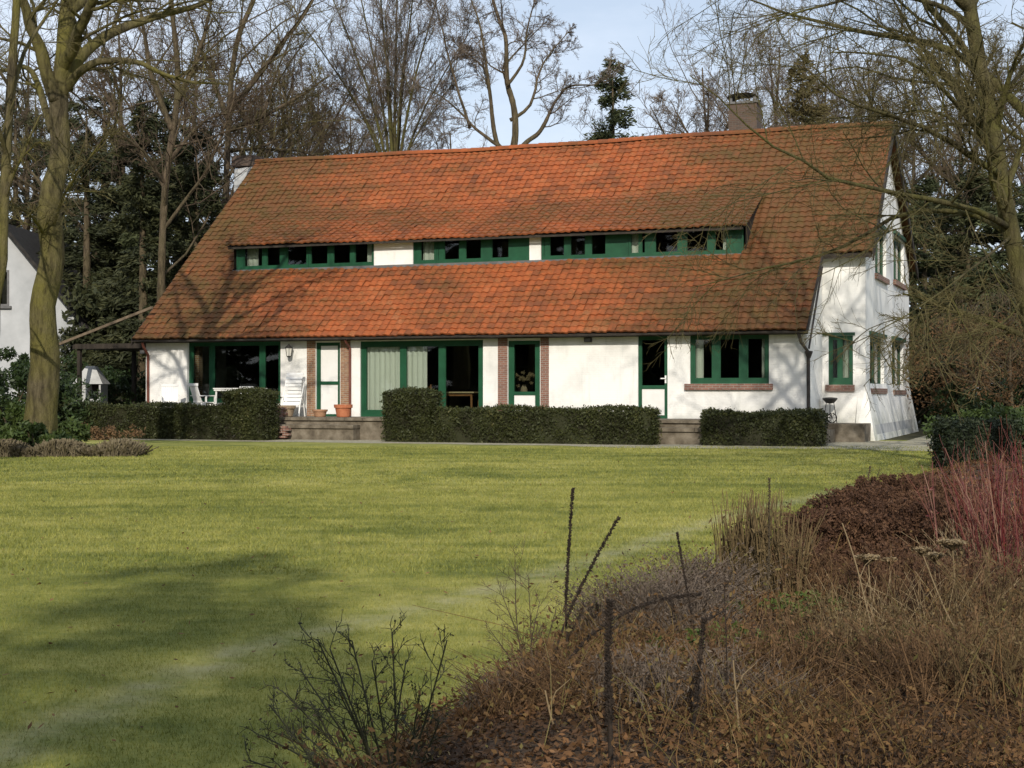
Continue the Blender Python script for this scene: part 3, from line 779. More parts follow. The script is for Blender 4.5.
while u < L2 - .05:
    e = min(u + .36, L2); an = np.linspace(-.15, math.pi + .15, 8); r0 = .115 + .01 * random.random()
    rr = np.stack([np.cos(an) * r0, np.sin(an) * r0], -1)
    V = [];
    for uu, k_ in ((u, 1.08), (e + .02, .96)):
        zz = EH + TP * VW + .0 + float(sag(np.array(uu), VW))
        V += [(uu, VW + a * k_, zz + c * k_) for a, c in rr]
    b.add(V, [(i, i + 1, i + 9, i + 8) for i in range(7)], random.random() * .5)
    u = e
b.build('ridge_tiles', M['tile'], roof)

# dormer front --------------------------------------------------
DR = DR_ = Ax((0, DV, 0), (1, 0, 0), (0, 1, 0))
d_ = lambda px: hU(px, DV)
ZB, ZTp = EH + TP * DV - .02, ZDE + .02
cheek = MB()
cheek.add([(DU1, DV, ZB), (DU1, DJ, ZDJ - .06), (DU1, DE + .3, ZDE + .02), (DU1, DV, ZDE + .02)], [(0, 1, 2, 3)])
cheek.build('dormer_cheek', M['dark_wood'], dormer)
cheek = MB()
cheek.add([(DU0, DV, ZB), (DU0, DJ, ZDJ - .06), (DU0, DV, ZDE + .02)], [(0, 1, 2)])
cheek.build('dormer_cheek', M['dark_wood'], dormer)
for p0, p1 in ((374, 413), (529.5, 541)):
    g = MB(); DR.box(g, d_(p0), d_(p1), -.01, .1, ZB, ZTp); g.build('dormer_wall', M['white'], dormer)
Zs = ZB + .0
def dwin(p0, p1, bars, curt=(), panels=()):
    a0, a1 = d_(p0), d_(p1)
    w = window(DR, a0, a1, ZB, ZTp, .055, [(d_(c), hw) for c, hw in bars], d=.02, bot=.11,
               curt=[(d_(c0), d_(c1), ZB + .12, ZTp - .08) for c0, c1 in curt], panels=[(d_(q0), d_(q1), ZB + .11, ZTp - .055, 'green') for q0, q1 in panels])
    return w
dwin(236, 308, [(264, .07), (283, .12)], [(244, 256)], [(236.5, 244)])
dwin(308.3, 373.7, [(330, .09), (352, .07)], [(365, 371.5)])
dwin(413.3, 436, [(418, .06)], [(420.5, 434)])
dwin(436.2, 529.2, [(441, .08), (462, .09), (486, .16)], panels=[(508, 528)])
dwin(541.3, 628, [(547, .06), (567, .08), (588, .08)], panels=[(605, 627)])
dwin(628.3, 743.5, [(640, .03), (650, .14), (682, .12), (711, .10), (730, .08)], [(630, 639), (722, 727)], panels=[(732, 742)])
g = MB(); DR.box(g, DU0 - .03, DU1 + .03, -.07, -.012, ZB - .08, ZB + .012); g.build('lead_flashing', M['lead'], dormer)

# chimneys ------------------------------------------------------
def zc_(v): return EH + TP * VW - abs(v - VW) * (TP if v < VW else .57)
cu = hU(745, VW + .5)
b = MB(); b.box(cu - .47, cu + .47, VW + .15, VW + .95, zc_(VW + 1) - .3, hZ(745, 105, VW + .5)); ch = b.build('chimney', M['brick_old'], roof)
zt = hZ(745, 105, VW + .5)
b = MB(); b.box(cu - .52, cu + .52, VW + .1, VW + 1.0, zt, zt + .07)
for sx in (-.4, .4):
    for sy in (.2, .9): b.box(cu + sx - .05, cu + sx + .05, VW + sy - .05, VW + sy + .05, zt + .07, zt + .2)
V = []
an = np.linspace(0, math.pi, 9)
for vv in (VW + .05, VW + 1.05): V += [(cu - .5 * math.cos(a), vv, zt + .2 + .14 * math.sin(a)) for a in an]
b.add(V, [(i, i + 1, i + 10, i + 9) for i in range(8)] + [])
b.build('chimney_cap', M['lead'], ch)
u2 = hU(249, 9.5)
b = MB(); zt2 = hZ(243, 168, 9.5)
b.add([(u2 - .5, 9.1, 6.0), (u2 + .45, 9.1, 6.0), (u2 + .45, 9.9, 6.0), (u2 - .5, 9.9, 6.0), (u2 - .42, 9.1, zt2 - .1), (u2 + .4, 9.1, zt2), (u2 + .4, 9.9, zt2), (u2 - .42, 9.9, zt2 - .1)],
      [(0, 1, 5, 4), (1, 2, 6, 5), (2, 3, 7, 6), (3, 0, 4, 7), (4, 5, 6, 7)])
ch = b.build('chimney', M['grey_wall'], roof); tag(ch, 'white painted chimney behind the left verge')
b = MB(); b.box(u2 - .5, u2 + .46, 9.02, 9.98, zt2 + .002, zt2 + .40); b.build('chimney_cap', M['brick_old'], ch)

# gutters and pipes ----------------------------------------------
b = MB()
an = np.linspace(math.pi, 2 * math.pi, 7)
V = [(uu, -.03 + .055 * math.cos(a), EH - .02 + .055 * math.sin(a) - .03) for uu in (.02, L1) for a in an]
b.add(V, [(i, i + 1, i + 8, i + 7) for i in range(6)])
b.build('gutter', M['zinc'], house)
b = MB(); up_ = u_(149)
b.tube([(up_, .02, EH - .1), (up_, .1, EH - .25), (up_, .34, EH - .5), (up_, .345, .02)], .045, 8); b.build('downpipe', M['copper'], house)
b = MB(); up_ = u_(350.8)
b.tube([(up_, .02, EH - .1), (up_, .1, EH - .2), (up_, .34, EH - .35), (up_, .345, .02)], .04, 8); b.build('downpipe', M['copper'], house)
b = MB()
b.tube([(21.45, .0, EH - .1), (21.5, .12, EH - .35), (21.66, .3, EH - .6), (21.67, .3, GZ)], .05, 8)
b.lathe([(.0, .0), (.05, 0), (.11, .16), (.11, .2), (.0, .2)], 8, (21.67, .3, EH - .78)); b.tube([(21.67, 2.6, EH + 1.9), (21.67, .35, EH - .5)], .03, 6)
b.build('downpipe', M['zinc'], house)

# ------------------------------------------------------------------ vegetation builders
def resample(pts, n):
    pts = np.asarray(pts, float); seg = np.linalg.norm(np.diff(pts, axis=0), axis=1); c = np.concatenate([[0], np.cumsum(seg)])
    # smooth through the points with Catmull-Rom
    out = []
    for s_ in np.linspace(0, c[-1], n):
        i = min(int(np.searchsorted(c, s_, 'right')) - 1, len(pts) - 2); t = (s_ - c[i]) / (seg[i] + 1e-9)
        p0, p1, p2, p3 = pts[max(i - 1, 0)], pts[i], pts[i + 1], pts[min(i + 2, len(pts) - 1)]
        out.append(.5 * (2 * p1 + (p2 - p0) * t + (2 * p0 - 5 * p1 + 4 * p2 - p3) * t * t + (3 * p1 - p0 - 3 * p2 + p3) * t ** 3))
    return np.array(out)
def spawn(rg, P, Rr, k, ratio, ang, n=5, up=.1, wob=.12, t0=.2, rr=.6, rmin=.004, taper=.35, jit=.35, lmin=.05, shrink=.55, lmax=9e9):
    B, m, _ = P.shape
    Ls = np.linalg.norm(np.diff(P, axis=1), axis=2).sum(1)
    t = t0 + (1 - t0) * (np.arange(k)[None] + rg.random((B, k))) / k
    t = np.clip(t, 0, .995)
    fi = t * (m - 1); i0 = fi.astype(int); fr = (fi - i0)[..., None]; bi = np.arange(B)[:, None]
    st = P[bi, i0] * (1 - fr) + P[bi, i0 + 1] * fr
    T = P[bi, i0 + 1] - P[bi, i0]; T /= np.linalg.norm(T, axis=2, keepdims=True) + 1e-9
    rp = Rr[bi, i0] * (1 - fr[..., 0]) + Rr[bi, i0 + 1] * fr[..., 0]
    q = rg.normal(size=(B, k, 3)); q -= (q * T).sum(2, keepdims=True) * T; q /= np.linalg.norm(q, axis=2, keepdims=True) + 1e-9
    a = np.radians(rg.normal(ang, ang * .28, (B, k)))[..., None]
    d = np.cos(a) * T + np.sin(a) * q
    L = np.clip(Ls[:, None] * ratio * (1.05 - shrink * t) * rg.uniform(1 - jit, 1 + jit, (B, k)), lmin, lmax)
    r0 = np.maximum(rp * rr * rg.uniform(.6, 1.0, (B, k)), rmin); r1 = np.maximum(r0 * taper, rmin * .7)
    N = B * k; st, d, L, r0, r1 = st.reshape(N, 3), d.reshape(N, 3), L.reshape(N), r0.reshape(N), r1.reshape(N)
    out = np.empty((N, n, 3)); out[:, 0] = st
    bend = rg.normal(0, wob * .6, (N, 3))
    for s_ in range(1, n):
        d = d + rg.normal(0, wob, (N, 3)) + bend + np.array((0, 0, up)); d /= np.linalg.norm(d, axis=1, keepdims=True)
        out[:, s_] = out[:, s_ - 1] + d * (L / (n - 1))[:, None]
    rad = r0[:, None] + (r1 - r0)[:, None] * np.linspace(0, 1, n)[None]
    return out, rad
def bare_tree(name, label, stems, levels, seed, bark, twig, group=None, sides=9, cat='tree', crown='crown', trunk_levels=1, flare=True):
    """stems: (points, r0, r1, spawns); levels: kwargs for spawn()"""
    rg = np.random.default_rng(seed)
    base = np.asarray(stems[0][0][0], float)
    root = tag(empty(name, tuple(base)), label, cat, group)
    tm, cm = MB(), MB()
    n = 14; P, Q = [], []
    for pts, r0, r1, sp in stems:
        p = resample(np.asarray(pts, float) - base, n); r = r0 + (r1 - r0) * np.linspace(0, 1, n) ** .8
        p[1:-1] += rg.normal(0, r0 * .12, (n - 2, 3))
        if r0 > .1:
            p2 = resample(p, 44); r2 = np.interp(np.linspace(0, 1, 44), np.linspace(0, 1, n), r) * (1 + rg.normal(0, .035, 44))
            if flare and abs(p[0, 2]) < .2: r2[0] *= 1.3; r2[1] *= 1.12; r2[2] *= 1.04
            k0 = tm.n; tm.tubes(p2[None], r2[None], sides); V = tm.v[-1]; ax = np.repeat(p2, sides, 0)
            th_ = np.tile(np.arange(sides), 44) * 6.2832 / sides; hh_ = np.repeat(np.arange(44), sides)
            tm.v[-1] = ax + (V - ax) * (1 + .05 * np.sin(3 * th_ + .22 * hh_ + seed) + .035 * np.sin(5 * th_ - .4 * hh_) + rg.normal(0, .018, len(V)))[:, None]
        else: tm.tubes(p[None], r[None], sides)
        if sp: P.append(p); Q.append(r)
    P, Q = np.array(P), np.array(Q)
    for li, kw in enumerate(levels):
        P, Q = spawn(rg, P, Q, **kw)
        if li < trunk_levels: tm.tubes(P, Q, 6, cap=False)
        else: cm.tubes(P, Q, 4 if li == 1 and trunk_levels == 1 else 3, cap=False)
    tm.build('trunk', bark, root, smooth=True)
    cm.build(crown, twig, root)
    return root
def rand_stems(rg, base, h, r, fork=.4, nl=5, spread=.5, lean=(0, 0)):
    """a trunk that forks into nl upswept limbs"""
    base = np.asarray(base, float)
    top = base + np.array((lean[0], lean[1], h * .95))
    mid = base + np.array((lean[0] * .3 + rg.normal(0, .15), lean[1] * .3, h * .5))
    st = [([base, (base + mid) / 2 + rg.normal(0, .06, 3), mid, top], r, r * .12, 1)]
    for q in range(nl):
        t = fork + (.85 - fork) * q / nl; p0 = base + (mid - base) * min(1, t * 2) if t < .5 else mid + (top - mid) * (t - .5) * 2
        a = q * 2.4 + rg.random() * .8; L = h * spread * rg.uniform(.7, 1.1) * (1.1 - t)
        e = p0 + np.array((math.cos(a) * L * .75, math.sin(a) * L * .75, L * rg.uniform(.6, 1.1)))
        st.append(([p0, p0 * .55 + e * .45 + np.array((0, 0, -.06 * L)), e], r * (.62 - .35 * t), r * .07, 1))
    return st
STD = [dict(k=9, ratio=.5, ang=48, n=6, up=.10, wob=.11, t0=.22, rr=.6, rmin=.012),
       dict(k=8, ratio=.5, ang=45, n=5, up=.07, wob=.12, t0=.2, rr=.6, rmin=.008),
       dict(k=6, ratio=.5, ang=42, n=4, up=.04, wob=.14, t0=.1, rr=.65, rmin=.0075),
       dict(k=4, ratio=.55, ang=40, n=3, up=.03, wob=.15, t0=.1, rr=.7, rmin=.006)]
def needle_cards(rg, n, h, rad, z0, taper=.8, droop=.35, size=.35, ragged=.35, nb=90):
    """conifer crown: sprays along drooping whorled branches"""
    bz_ = z0 + (h - z0) * rg.random(nb) ** 1.15; ba = rg.random(nb) * 2 * math.pi
    bl = rad * ((h - bz_) / (h - z0)) ** taper * rg.uniform(1 - ragged, 1.1, nb) + .12
    w = bl / bl.sum(); bi = rg.choice(nb, n, p=w); t = rg.random(n) ** .62
    r = bl[bi] * t; a = ba[bi] + rg.normal(0, .16, n)
    dirh = np.stack([np.cos(a), np.sin(a)], -1)
    z = bz_[bi] - droop * r + .12 * r * t + rg.normal(0, .10, n)
    C = np.concatenate([dirh * r[:, None], z[:, None]], 1) + rg.normal(0, .08, (n, 3))
    A = np.concatenate([dirh, -np.full((n, 1), droop) + rg.normal(0, .35, (n, 1))], 1) + rg.normal(0, .35, (n, 3)); A /= np.linalg.norm(A, axis=1, keepdims=True)
    Bv = np.cross(A, rg.normal(size=(n, 3))); Bv /= np.linalg.norm(Bv, axis=1, keepdims=True) + 1e-9
    s_ = size * rg.uniform(.5, 1.2, n)[:, None]
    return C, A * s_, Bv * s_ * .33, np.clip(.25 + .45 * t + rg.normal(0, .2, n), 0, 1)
def conifer(name, label, base, h, rad, z0, n, mat, seed, group=None, bark='bark_brown', **kw):
    rg = np.random.default_rng(seed); root = tag(empty(name, tuple(base)), label, 'tree', group)
    tr = .016 * h + .05
    MB().tube([(0, 0, -.2), (.05, 0, h * .3), (0, .04, h * .7), (0, 0, h * .98)], [tr, tr * .8, tr * .4, .02], 8).build('trunk', M[bark], root, smooth=True)
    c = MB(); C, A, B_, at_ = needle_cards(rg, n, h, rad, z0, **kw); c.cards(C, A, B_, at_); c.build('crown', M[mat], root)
    return root
def clump_cards(rg, n, centres, cr, size, squash=.8, asp=.5):
    ci = rg.integers(0, len(centres), n)
    o = rg.normal(size=(n, 3)); o /= np.linalg.norm(o, axis=1, keepdims=True); o *= (rg.random(n) ** .45)[:, None] * cr[ci][:, None]
    o[:, 2] *= squash
    C = centres[ci] + o
    A = rg.normal(size=(n, 3)) + o / (cr[ci][:, None] + 1e-6); A /= np.linalg.norm(A, axis=1, keepdims=True)
    Bv = np.cross(A, rg.normal(size=(n, 3))); Bv /= np.linalg.norm(Bv, axis=1, keepdims=True) + 1e-9
    s_ = size * rg.uniform(.6, 1.25, n)[:, None]
    cl = rg.random(len(centres))
    return C, A * s_, Bv * s_ * asp, np.clip(.35 * cl[ci] + .5 * rg.random(n) + .1, 0, 1)
def bush(name, label, base, rx, ry, h, n, mat, seed, cat='shrub', size=.12, nc=40, group=None, stems=6, zc=.5, cr=.32, stem_mat='bark_brown', top=1.0):
    rg = np.random.default_rng(seed); root = tag(empty(name, tuple(base)), label, cat, group)
    o = rg.normal(size=(nc, 3)); o /= np.linalg.norm(o, axis=1, keepdims=True); o *= rg.uniform(.45, .95, (nc, 1))
    cen = o * np.array((rx, ry, h * .5)) + np.array((0, 0, h * zc)); cen[:, 2] = np.clip(cen[:, 2], .08 * h, h * top)
    crr = rg.uniform(.6, 1.2, nc) * cr * min(rx, ry, h)
    c = MB(); C, A, B_, at_ = clump_cards(rg, n, cen, crr, size); C[:, 2] = np.maximum(C[:, 2], .02); c.cards(C, A, B_, at_)
    st = MB()
    for q in range(stems):
        e = cen[rg.integers(0, nc)]; st.tube([(rg.normal(0, .1) * rx, rg.normal(0, .1) * ry, -.05), e * .5 + np.array((0, 0, .1 * h)), e], [.02 * h + .006, .012 * h + .004, .004], 6)
    st.build('stems', M[stem_mat], root)
    c.build('foliage', M[mat], root)
    return root
def hedge(label, boxes, mat, seed, loc, rz, dens=1500, size=.036, group=None, name='clipped_hedge'):
    """clipped hedge: dark twiggy core with leaves all over its faces"""
    rg = np.random.default_rng(seed); m_ = MB()
    for (x0, x1, y0, y1, z0, z1) in boxes:
        m_.box(x0 + .06, x1 - .06, y0 + .06, y1 - .06, z0, z1 - .06, .02)
        for ax in range(3):
            for sd in (0, 1):
                if ax == 2 and sd == 0: continue
                lo = np.array((x0, y0, z0)); hi = np.array((x1, y1, z1)); ext = hi - lo
                ar = np.prod(np.delete(ext, ax)); n = int(ar * dens * (.6 if ax == 1 and sd == 1 else 1))
                C = lo + ext * rg.random((n, 3)); nn = np.zeros(3); nn[ax] = 1 if sd else -1
                wob = .04 * np.sin(C[:, 0] * 5.3 + seed) * np.cos(C[:, 2] * 6.1) + .045 * np.sin(C[:, 0] * 2.1 + C[:, 1] * 3 + seed) + .025 * np.sin(C[:, 0] * 9.7 + C[:, 2] * 8)
                C[:, ax] = (hi if sd else lo)[ax]; C += nn * (wob + rg.normal(-.012, .030, n))[:, None]
                A = rg.normal(size=(n, 3)) + nn * .6; A /= np.linalg.norm(A, axis=1, keepdims=True)
                Bv = np.cross(A, rg.normal(size=(n, 3))); Bv /= np.linalg.norm(Bv, axis=1, keepdims=True) + 1e-9
                s_ = size * rg.uniform(.6, 1.4, n)[:, None]
                hz = (C[:, 2] - z0) / (z1 - z0); keep = (rg.random(n) < .45 + 1.6 * hz); m_.cards(C[keep], (A * s_)[keep], (Bv * s_ * .6)[keep], np.clip(rg.normal(.5, .24, n) + .12 * np.sin(C[:, 0] * 3 + seed) + .1 * (hz > .93), 0, 1)[keep])
    o = m_.build(name, M[mat], loc=loc, rz=rz)
    return tag(o, label, 'hedge', group)

# ------------------------------------------------------------------ hedges by the terrace
def hb(p0, p1, v0, v1, ytop):
    return (hU(p0, v0), hU(p1, v0), v0, v1, GZ - .05, hZ((p0 + p1) / 2, ytop, v0))
HL = h2w(0, 0)
hedge('long low clipped hedge below the white terrace chairs, ending in a taller square block', [hb(50, 224, -2.9, -2.2, 405.5), hb(222, 264, -2.95, -2.1, 391.5)], 'box', 3, HL, HRZ)
hedge('longest clipped hedge with a taller left end, in front of the glazed doors', [hb(383, 431, -2.65, -1.9, 391.5), hb(429, 652, -2.6, -1.92, 409)], 'box', 4, HL, HRZ)
hedge('short low clipped hedge standing alone below the three-light window', [hb(702, 820, -2.4, -1.5, 413)], 'box', 5, HL, HRZ)
rb = gpx(965, 471)
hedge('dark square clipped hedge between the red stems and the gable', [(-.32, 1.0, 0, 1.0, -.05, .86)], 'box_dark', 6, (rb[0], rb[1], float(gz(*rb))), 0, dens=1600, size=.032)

# lavender border at the left of the lawn
lb = gpx(40, 457)
rg = np.random.default_rng(12)
root = tag(empty('lavender_border', (lb[0], lb[1], float(gz(*lb)))), 'low grey-brown border of dead lavender along the left lawn edge', 'border plants')
n = 7000
px_ = rg.uniform(-2.2, 2.05, n); py_ = rg.uniform(0, .9, n) + .12 * px_
hh = .36 * rg.uniform(.45, 1.1, n) * (.75 + .25 * np.sin(px_ * 5))
le = rg.normal(0, .10, (n, 2))
P = np.stack([np.stack([px_, py_, 0 * hh], -1), np.stack([px_ + le[:, 0] * .4, py_ + le[:, 1] * .4, hh * .55], -1), np.stack([px_ + le[:, 0], py_ + le[:, 1], hh], -1)], 1)
MB().tubes(P, np.tile(np.array((.006, .009, .013)), (n, 1)), 3, np.clip(rg.normal(.5, .25, n), 0, 1), cap=False).build('stems', M['lavender'], root)
lt = gpx(75, 440)
bush('low_shrub', 'low reddish-brown leafless shrub behind the lavender border', (lt[0], lt[1], float(gz(*lt))), 2.6, .5, .5, 2600, 'dry_brown', 14, size=.05, nc=60, zc=.4)

# ------------------------------------------------------------------ trees
def gp(px, d, dz=-.1):
    p = onground(px, d); p[2] += dz; return p
# big mossy tree at the left
D = 35.0
A_ = lambda x, y, dd=0.0: at(x, y, D + dd)
stems = [([gp(40, D), A_(41, 400), A_(44, 310), A_(50, 250), A_(57, 150), A_(61, 85), A_(68, 0), A_(76, -90), A_(70, -190)], .40, .10, 0),
         ([A_(66, 88), A_(80, 55, .3), A_(115, 30, .8), A_(190, 6, 1.6), A_(260, -20, 2)], .17, .03, 1),
         ([A_(60, 95), A_(90, 64, -.4), A_(135, 62, -.8), A_(180, 80, -1.2), A_(225, 84, -1)], .12, .02, 1),
         ([A_(56, 100), A_(42, 60, -.2), A_(28, 20, -.4), A_(10, -40, -.8), A_(-10, -120)], .17, .04, 1),
         ([A_(62, 70), A_(82, 20, -1), A_(115, -40, -2), A_(150, -120, -2.5)], .16, .04, 1),
         ([A_(52, 130), A_(30, 70, 1), A_(0, 70, 1.5), A_(-50, 60, 2)], .11, .02, 1),
         ([A_(70, 10), A_(120, -30, 1), A_(200, -70, 2), A_(280, -80, 2)], .14, .03, 1),
         ([A_(70, 0), A_(40, -60, 1), A_(-10, -120, 2)], .14, .03, 1),
         ([A_(50, 235), A_(66, 190, -1), A_(95, 150, -1.8), A_(118, 120, -2)], .05, .012, 1),
         ([A_(48, 240), A_(30, 215, -1), A_(8, 205, -2)], .05, .012, 1),
         ([A_(72, -40), A_(80, -120), A_(60, -220)], .15, .04, 1)]
LV = [dict(k=11, ratio=.42, ang=50, n=6, up=.02, wob=.12, t0=.15, rr=.55, rmin=.012),
      dict(k=9, ratio=.5, ang=46, n=5, up=.02, wob=.14, t0=.15, rr=.6, rmin=.007),
      dict(k=6, ratio=.48, ang=42, n=4, up=.02, wob=.15, t0=.1, rr=.65, rmin=.0045)]
bare_tree('bare_tree', 'large bare tree with thick moss-covered trunk beside the neighbouring white house', stems, LV, 21, M['bark_moss'], M['twig_olive'], sides=14)
# thin tree at the left edge
D = 31.0
stems = [([gp(-14, D), A_(-8, 330), A_(3, 230), A_(9, 120), A_(13, 30), A_(18, -60)], .15, .07, 1),
         ([A_(10, 100), A_(25, 50, .5), A_(50, 10, 1), A_(80, -30)], .06, .015, 1), ([A_(5, 200), A_(20, 160, -.6), A_(42, 140, -1)], .03, .01, 1)]
bare_tree('bare_tree', 'slim mossy bare tree cut by the left edge', stems, [dict(k=9, ratio=.3, ang=50, n=6, up=.04, t0=.35, rr=.5, rmin=.01), dict(k=8, ratio=.5, ang=45, n=5, t0=.15, rmin=.006), dict(k=5, ratio=.5, ang=42, n=4, t0=.1, rmin=.004)], 22, M['bark_moss'], M['twig_olive'])
# two trunks behind the left verge
D = 55.0
stems = [([gp(160, D), A_(160, 300), A_(166, 180), A_(178, 90), A_(172, 10), A_(165, -80)], .19, .08, 1),
         ([A_(172, 130), A_(150, 70), A_(140, 10), A_(120, -40)], .13, .03, 1), ([A_(176, 100), A_(200, 50), A_(215, -20)], .14, .03, 1), ([A_(170, 160), A_(205, 120), A_(250, 110)], .09, .02, 1), ([A_(166, 190), A_(140, 150), A_(110, 130)], .08, .02, 1)]
LB = [dict(k=12, ratio=.42, ang=50, n=6, up=.04, wob=.12, t0=.2, rr=.55, rmin=.014), dict(k=10, ratio=.5, ang=45, n=5, up=.03, t0=.15, rr=.6, rmin=.009), dict(k=7, ratio=.48, ang=42, n=4, up=.02, t0=.1, rr=.65, rmin=.0075)]
bare_tree('bare_tree', 'brown bare tree among dark evergreens left of the roof', stems, LB, 23, M['bark_brown'], M['twig_brown'])
D = 60.0
stems = [([gp(222, D), A_(224, 250), A_(228, 140), A_(233, 60), A_(255, -10), A_(270, -80)], .20, .08, 1),
         ([A_(230, 110), A_(262, 70), A_(300, 20), A_(330, -30)], .14, .03, 1), ([A_(229, 130), A_(275, 110), A_(330, 75)], .12, .03, 1), ([A_(228, 120), A_(205, 60), A_(180, -10)], .12, .03, 1), ([A_(228, 150), A_(265, 145), A_(310, 125)], .08, .02, 1)]
bare_tree('bare_tree', 'bare tree with arching limbs rising behind the white chimney', stems, LB, 24, M['bark_brown'], M['twig_olive'])
# fan of many stems behind the ridge
D = 66.0
rg = np.random.default_rng(5)
stems = [([gp(392, D), A_(393, 260), A_(394, 175)], .34, .26, 0)]
for q, (x1, y1, r) in enumerate(((300, 20, .11), (325, -20, .12), (352, -40, .12), (375, -60, .14), (398, -70, .14), (420, -60, .13), (445, -30, .12), (470, 30, .10), (335, 70, .07), (455, 80, .07), (410, 0, .08), (385, 10, .08))):
    mx = 394 + (x1 - 394) * .38
    stems.append(([A_(394 + (x1 - 394) * .06, 178), A_(mx, 178 - (178 - y1) * .45, rg.normal(0, .6)), A_(x1, y1, rg.normal(0, 1.5))], r * .68, .016, 1))
bare_tree('bare_tree', 'bare tree whose many upright stems fan out behind the middle of the ridge', stems, [dict(k=12, ratio=.36, ang=32, n=6, up=.10, t0=.2, rr=.5, rmin=.014), dict(k=9, ratio=.5, ang=38, n=5, up=.08, t0=.15, rr=.6, rmin=.009), dict(k=7, ratio=.5, ang=38, n=4, up=.05, t0=.1, rmin=.006), dict(k=3, ratio=.55, ang=38, n=3, up=.03, wob=.15, t0=.1, rmin=.0045)], 25, M['bark_green'], M['twig_grey'])
# open oak right of it
D = 62.0
stems = [([gp(508, D), A_(507, 240), A_(513, 150)], .28, .22, 0),
         ([A_(513, 150), A_(515, 112), A_(507, 80, .3), A_(505, 40), A_(490, -10, .5), A_(480, -60)], .16, .035, 1),
         ([A_(509, 150), A_(495, 138), A_(486, 60, -.5), A_(478, 20), A_(462, -25)], .115, .02, 1),
         ([A_(514, 152), A_(540, 130, .5), A_(558, 98, .8), A_(572, 85), A_(598, 84), A_(612, 70)], .12, .016, 1),
         ([A_(510, 120), A_(530, 105), A_(540, 70), A_(552, 50), A_(570, 30)], .085, .015, 1),
         ([A_(507, 85), A_(523, 62), A_(528, 25), A_(540, -20)], .075, .014, 1),
         ([A_(505, 150), A_(480, 132), A_(460, 112), A_(440, 95), A_(418, 85)], .09, .014, 1),
         ([A_(487, 70), A_(470, 55), A_(452, 40)], .055, .014, 1),
         ([A_(470, 128), A_(452, 70), A_(440, 20), A_(428, -20)], .07, .014, 1)]
bare_tree('bare_tree', 'open-crowned bare tree with crooked limbs against the pale sky behind the ridge', stems, [dict(k=12, ratio=.32, ang=50, n=6, up=.06, wob=.16, t0=.25, rr=.5, rmin=.015), dict(k=9, ratio=.5, ang=46, n=5, up=.04, wob=.16, t0=.15, rr=.6, rmin=.010), dict(k=7, ratio=.5, ang=44, n=4, up=.03, wob=.16, t0=.1, rmin=.006), dict(k=4, ratio=.55, ang=42, n=3, up=.02, wob=.15, t0=.1, rmin=.0045)], 26, M['bark_brown'], M['twig_grey'])
# background bare trees
BT = [(300, 70, 17.5, .24, 'dense twiggy bare tree left of the many-stemmed one', 'twig_brown', -1.0), (262, 74, 19, .26, 'tall twiggy bare tree between the white chimney and the dense one', 'twig_brown', 0),
      (120, 66, 19, .3, 'bare tree behind the mossy trunk, above the dark evergreens', 'twig_brown', 0), (20, 84, 22, .34, 'bare tree behind the neighbouring white house', 'twig_olive', .5),
      (715, 72, 18, .26, 'pale twiggy bare tree behind the brick chimney', 'twig_grey', -.6), (770, 76, 20, .28, 'tall bare tree behind the brown-needled conifer', 'twig_grey', .5), (868, 70, 18, .28, 'bare tree behind the right end of the ridge', 'twig_brown', 0),
      (960, 66, 18, .28, 'bare tree among the pines right of the gable', 'twig_olive', 0), (1035, 60, 16, .26, 'bare tree at the right edge behind the green trunk', 'twig_brown', 0), (350, 80, 17, .25, 'farthest bare tree seen through the many-stemmed one', 'twig_grey', 0),
      (285, 88, 21, .3, 'brown bare tree at the back, right above the white chimney', 'twig_brown', .4), (325, 92, 21, .3, 'brown bare tree at the back, left of the many stems', 'twig_brown', -.4), (195, 80, 21, .3, 'bare tree at the back between the two arching trunks at the left', 'twig_brown', 0), (450, 90, 18, .28, 'bare tree at the back between the many stems and the open crown', 'twig_grey', 0),
      (745, 88, 20, .28, 'bare tree at the back directly above the brick chimney', 'twig_grey', .3), (825, 84, 21, .3, 'bare tree at the back right of the brown-needled conifer', 'twig_brown', 0), (915, 86, 21, .3, 'bare tree at the back above the gable top', 'twig_brown', 0)]
for q, (px, d, h, r, lab, tw, ln) in enumerate(BT):
    rg = np.random.default_rng(100 + q)
    bare_tree('bare_tree', lab, rand_stems(rg, gp(px, d), h, r, fork=.32, nl=8, spread=.62, lean=(ln, 0)), STD, 200 + q, M['bark_brown'], M[tw], group='bare trees behind the house', sides=8)
# conifers
conifer('spruce_tree', 'dark pointed conifer standing above the ridge against open sky', gp(613, 72), 17.5, 3.1, 6, 26000, 'pine', 31, taper=.66, droop=.05, size=.15, nb=150, ragged=.4)
conifer('spruce_tree', 'brownish conifer behind the roof right of the brick chimney', gp(803, 66), 16.4, 3.4, 5, 14000, 'larch', 32, taper=.75, droop=.0, size=.17, nb=120, ragged=.5)
FT = [(15, 75, 17.0, 3.4, 'fir', 'dark evergreen behind the slim tree at the left edge'), (104, 72, 17.0, 3.0, 'fir', 'dark evergreen just right of the mossy trunk'), (142, 57, 12.4, 2.4, 'fir', 'dark evergreen between the mossy trunk and the brown tree'),
      (196, 58, 12.2, 2.6, 'fir', 'dark evergreen nearest the left verge of the roof'), (60, 79, 17.4, 3.2, 'pine', 'blue-green evergreen behind the mossy trunk'), (165, 62, 13.6, 2.6, 'pine', 'blue-green evergreen behind the brown tree')]
for q, (px, d, h, r, mt, lab) in enumerate(FT):
    conifer('fir_tree', lab, gp(px, d), h, r, 1.0, 26000, mt, 300 + q, group='evergreens left of the house', taper=.5, droop=.15, size=.14, nb=90, ragged=.65)
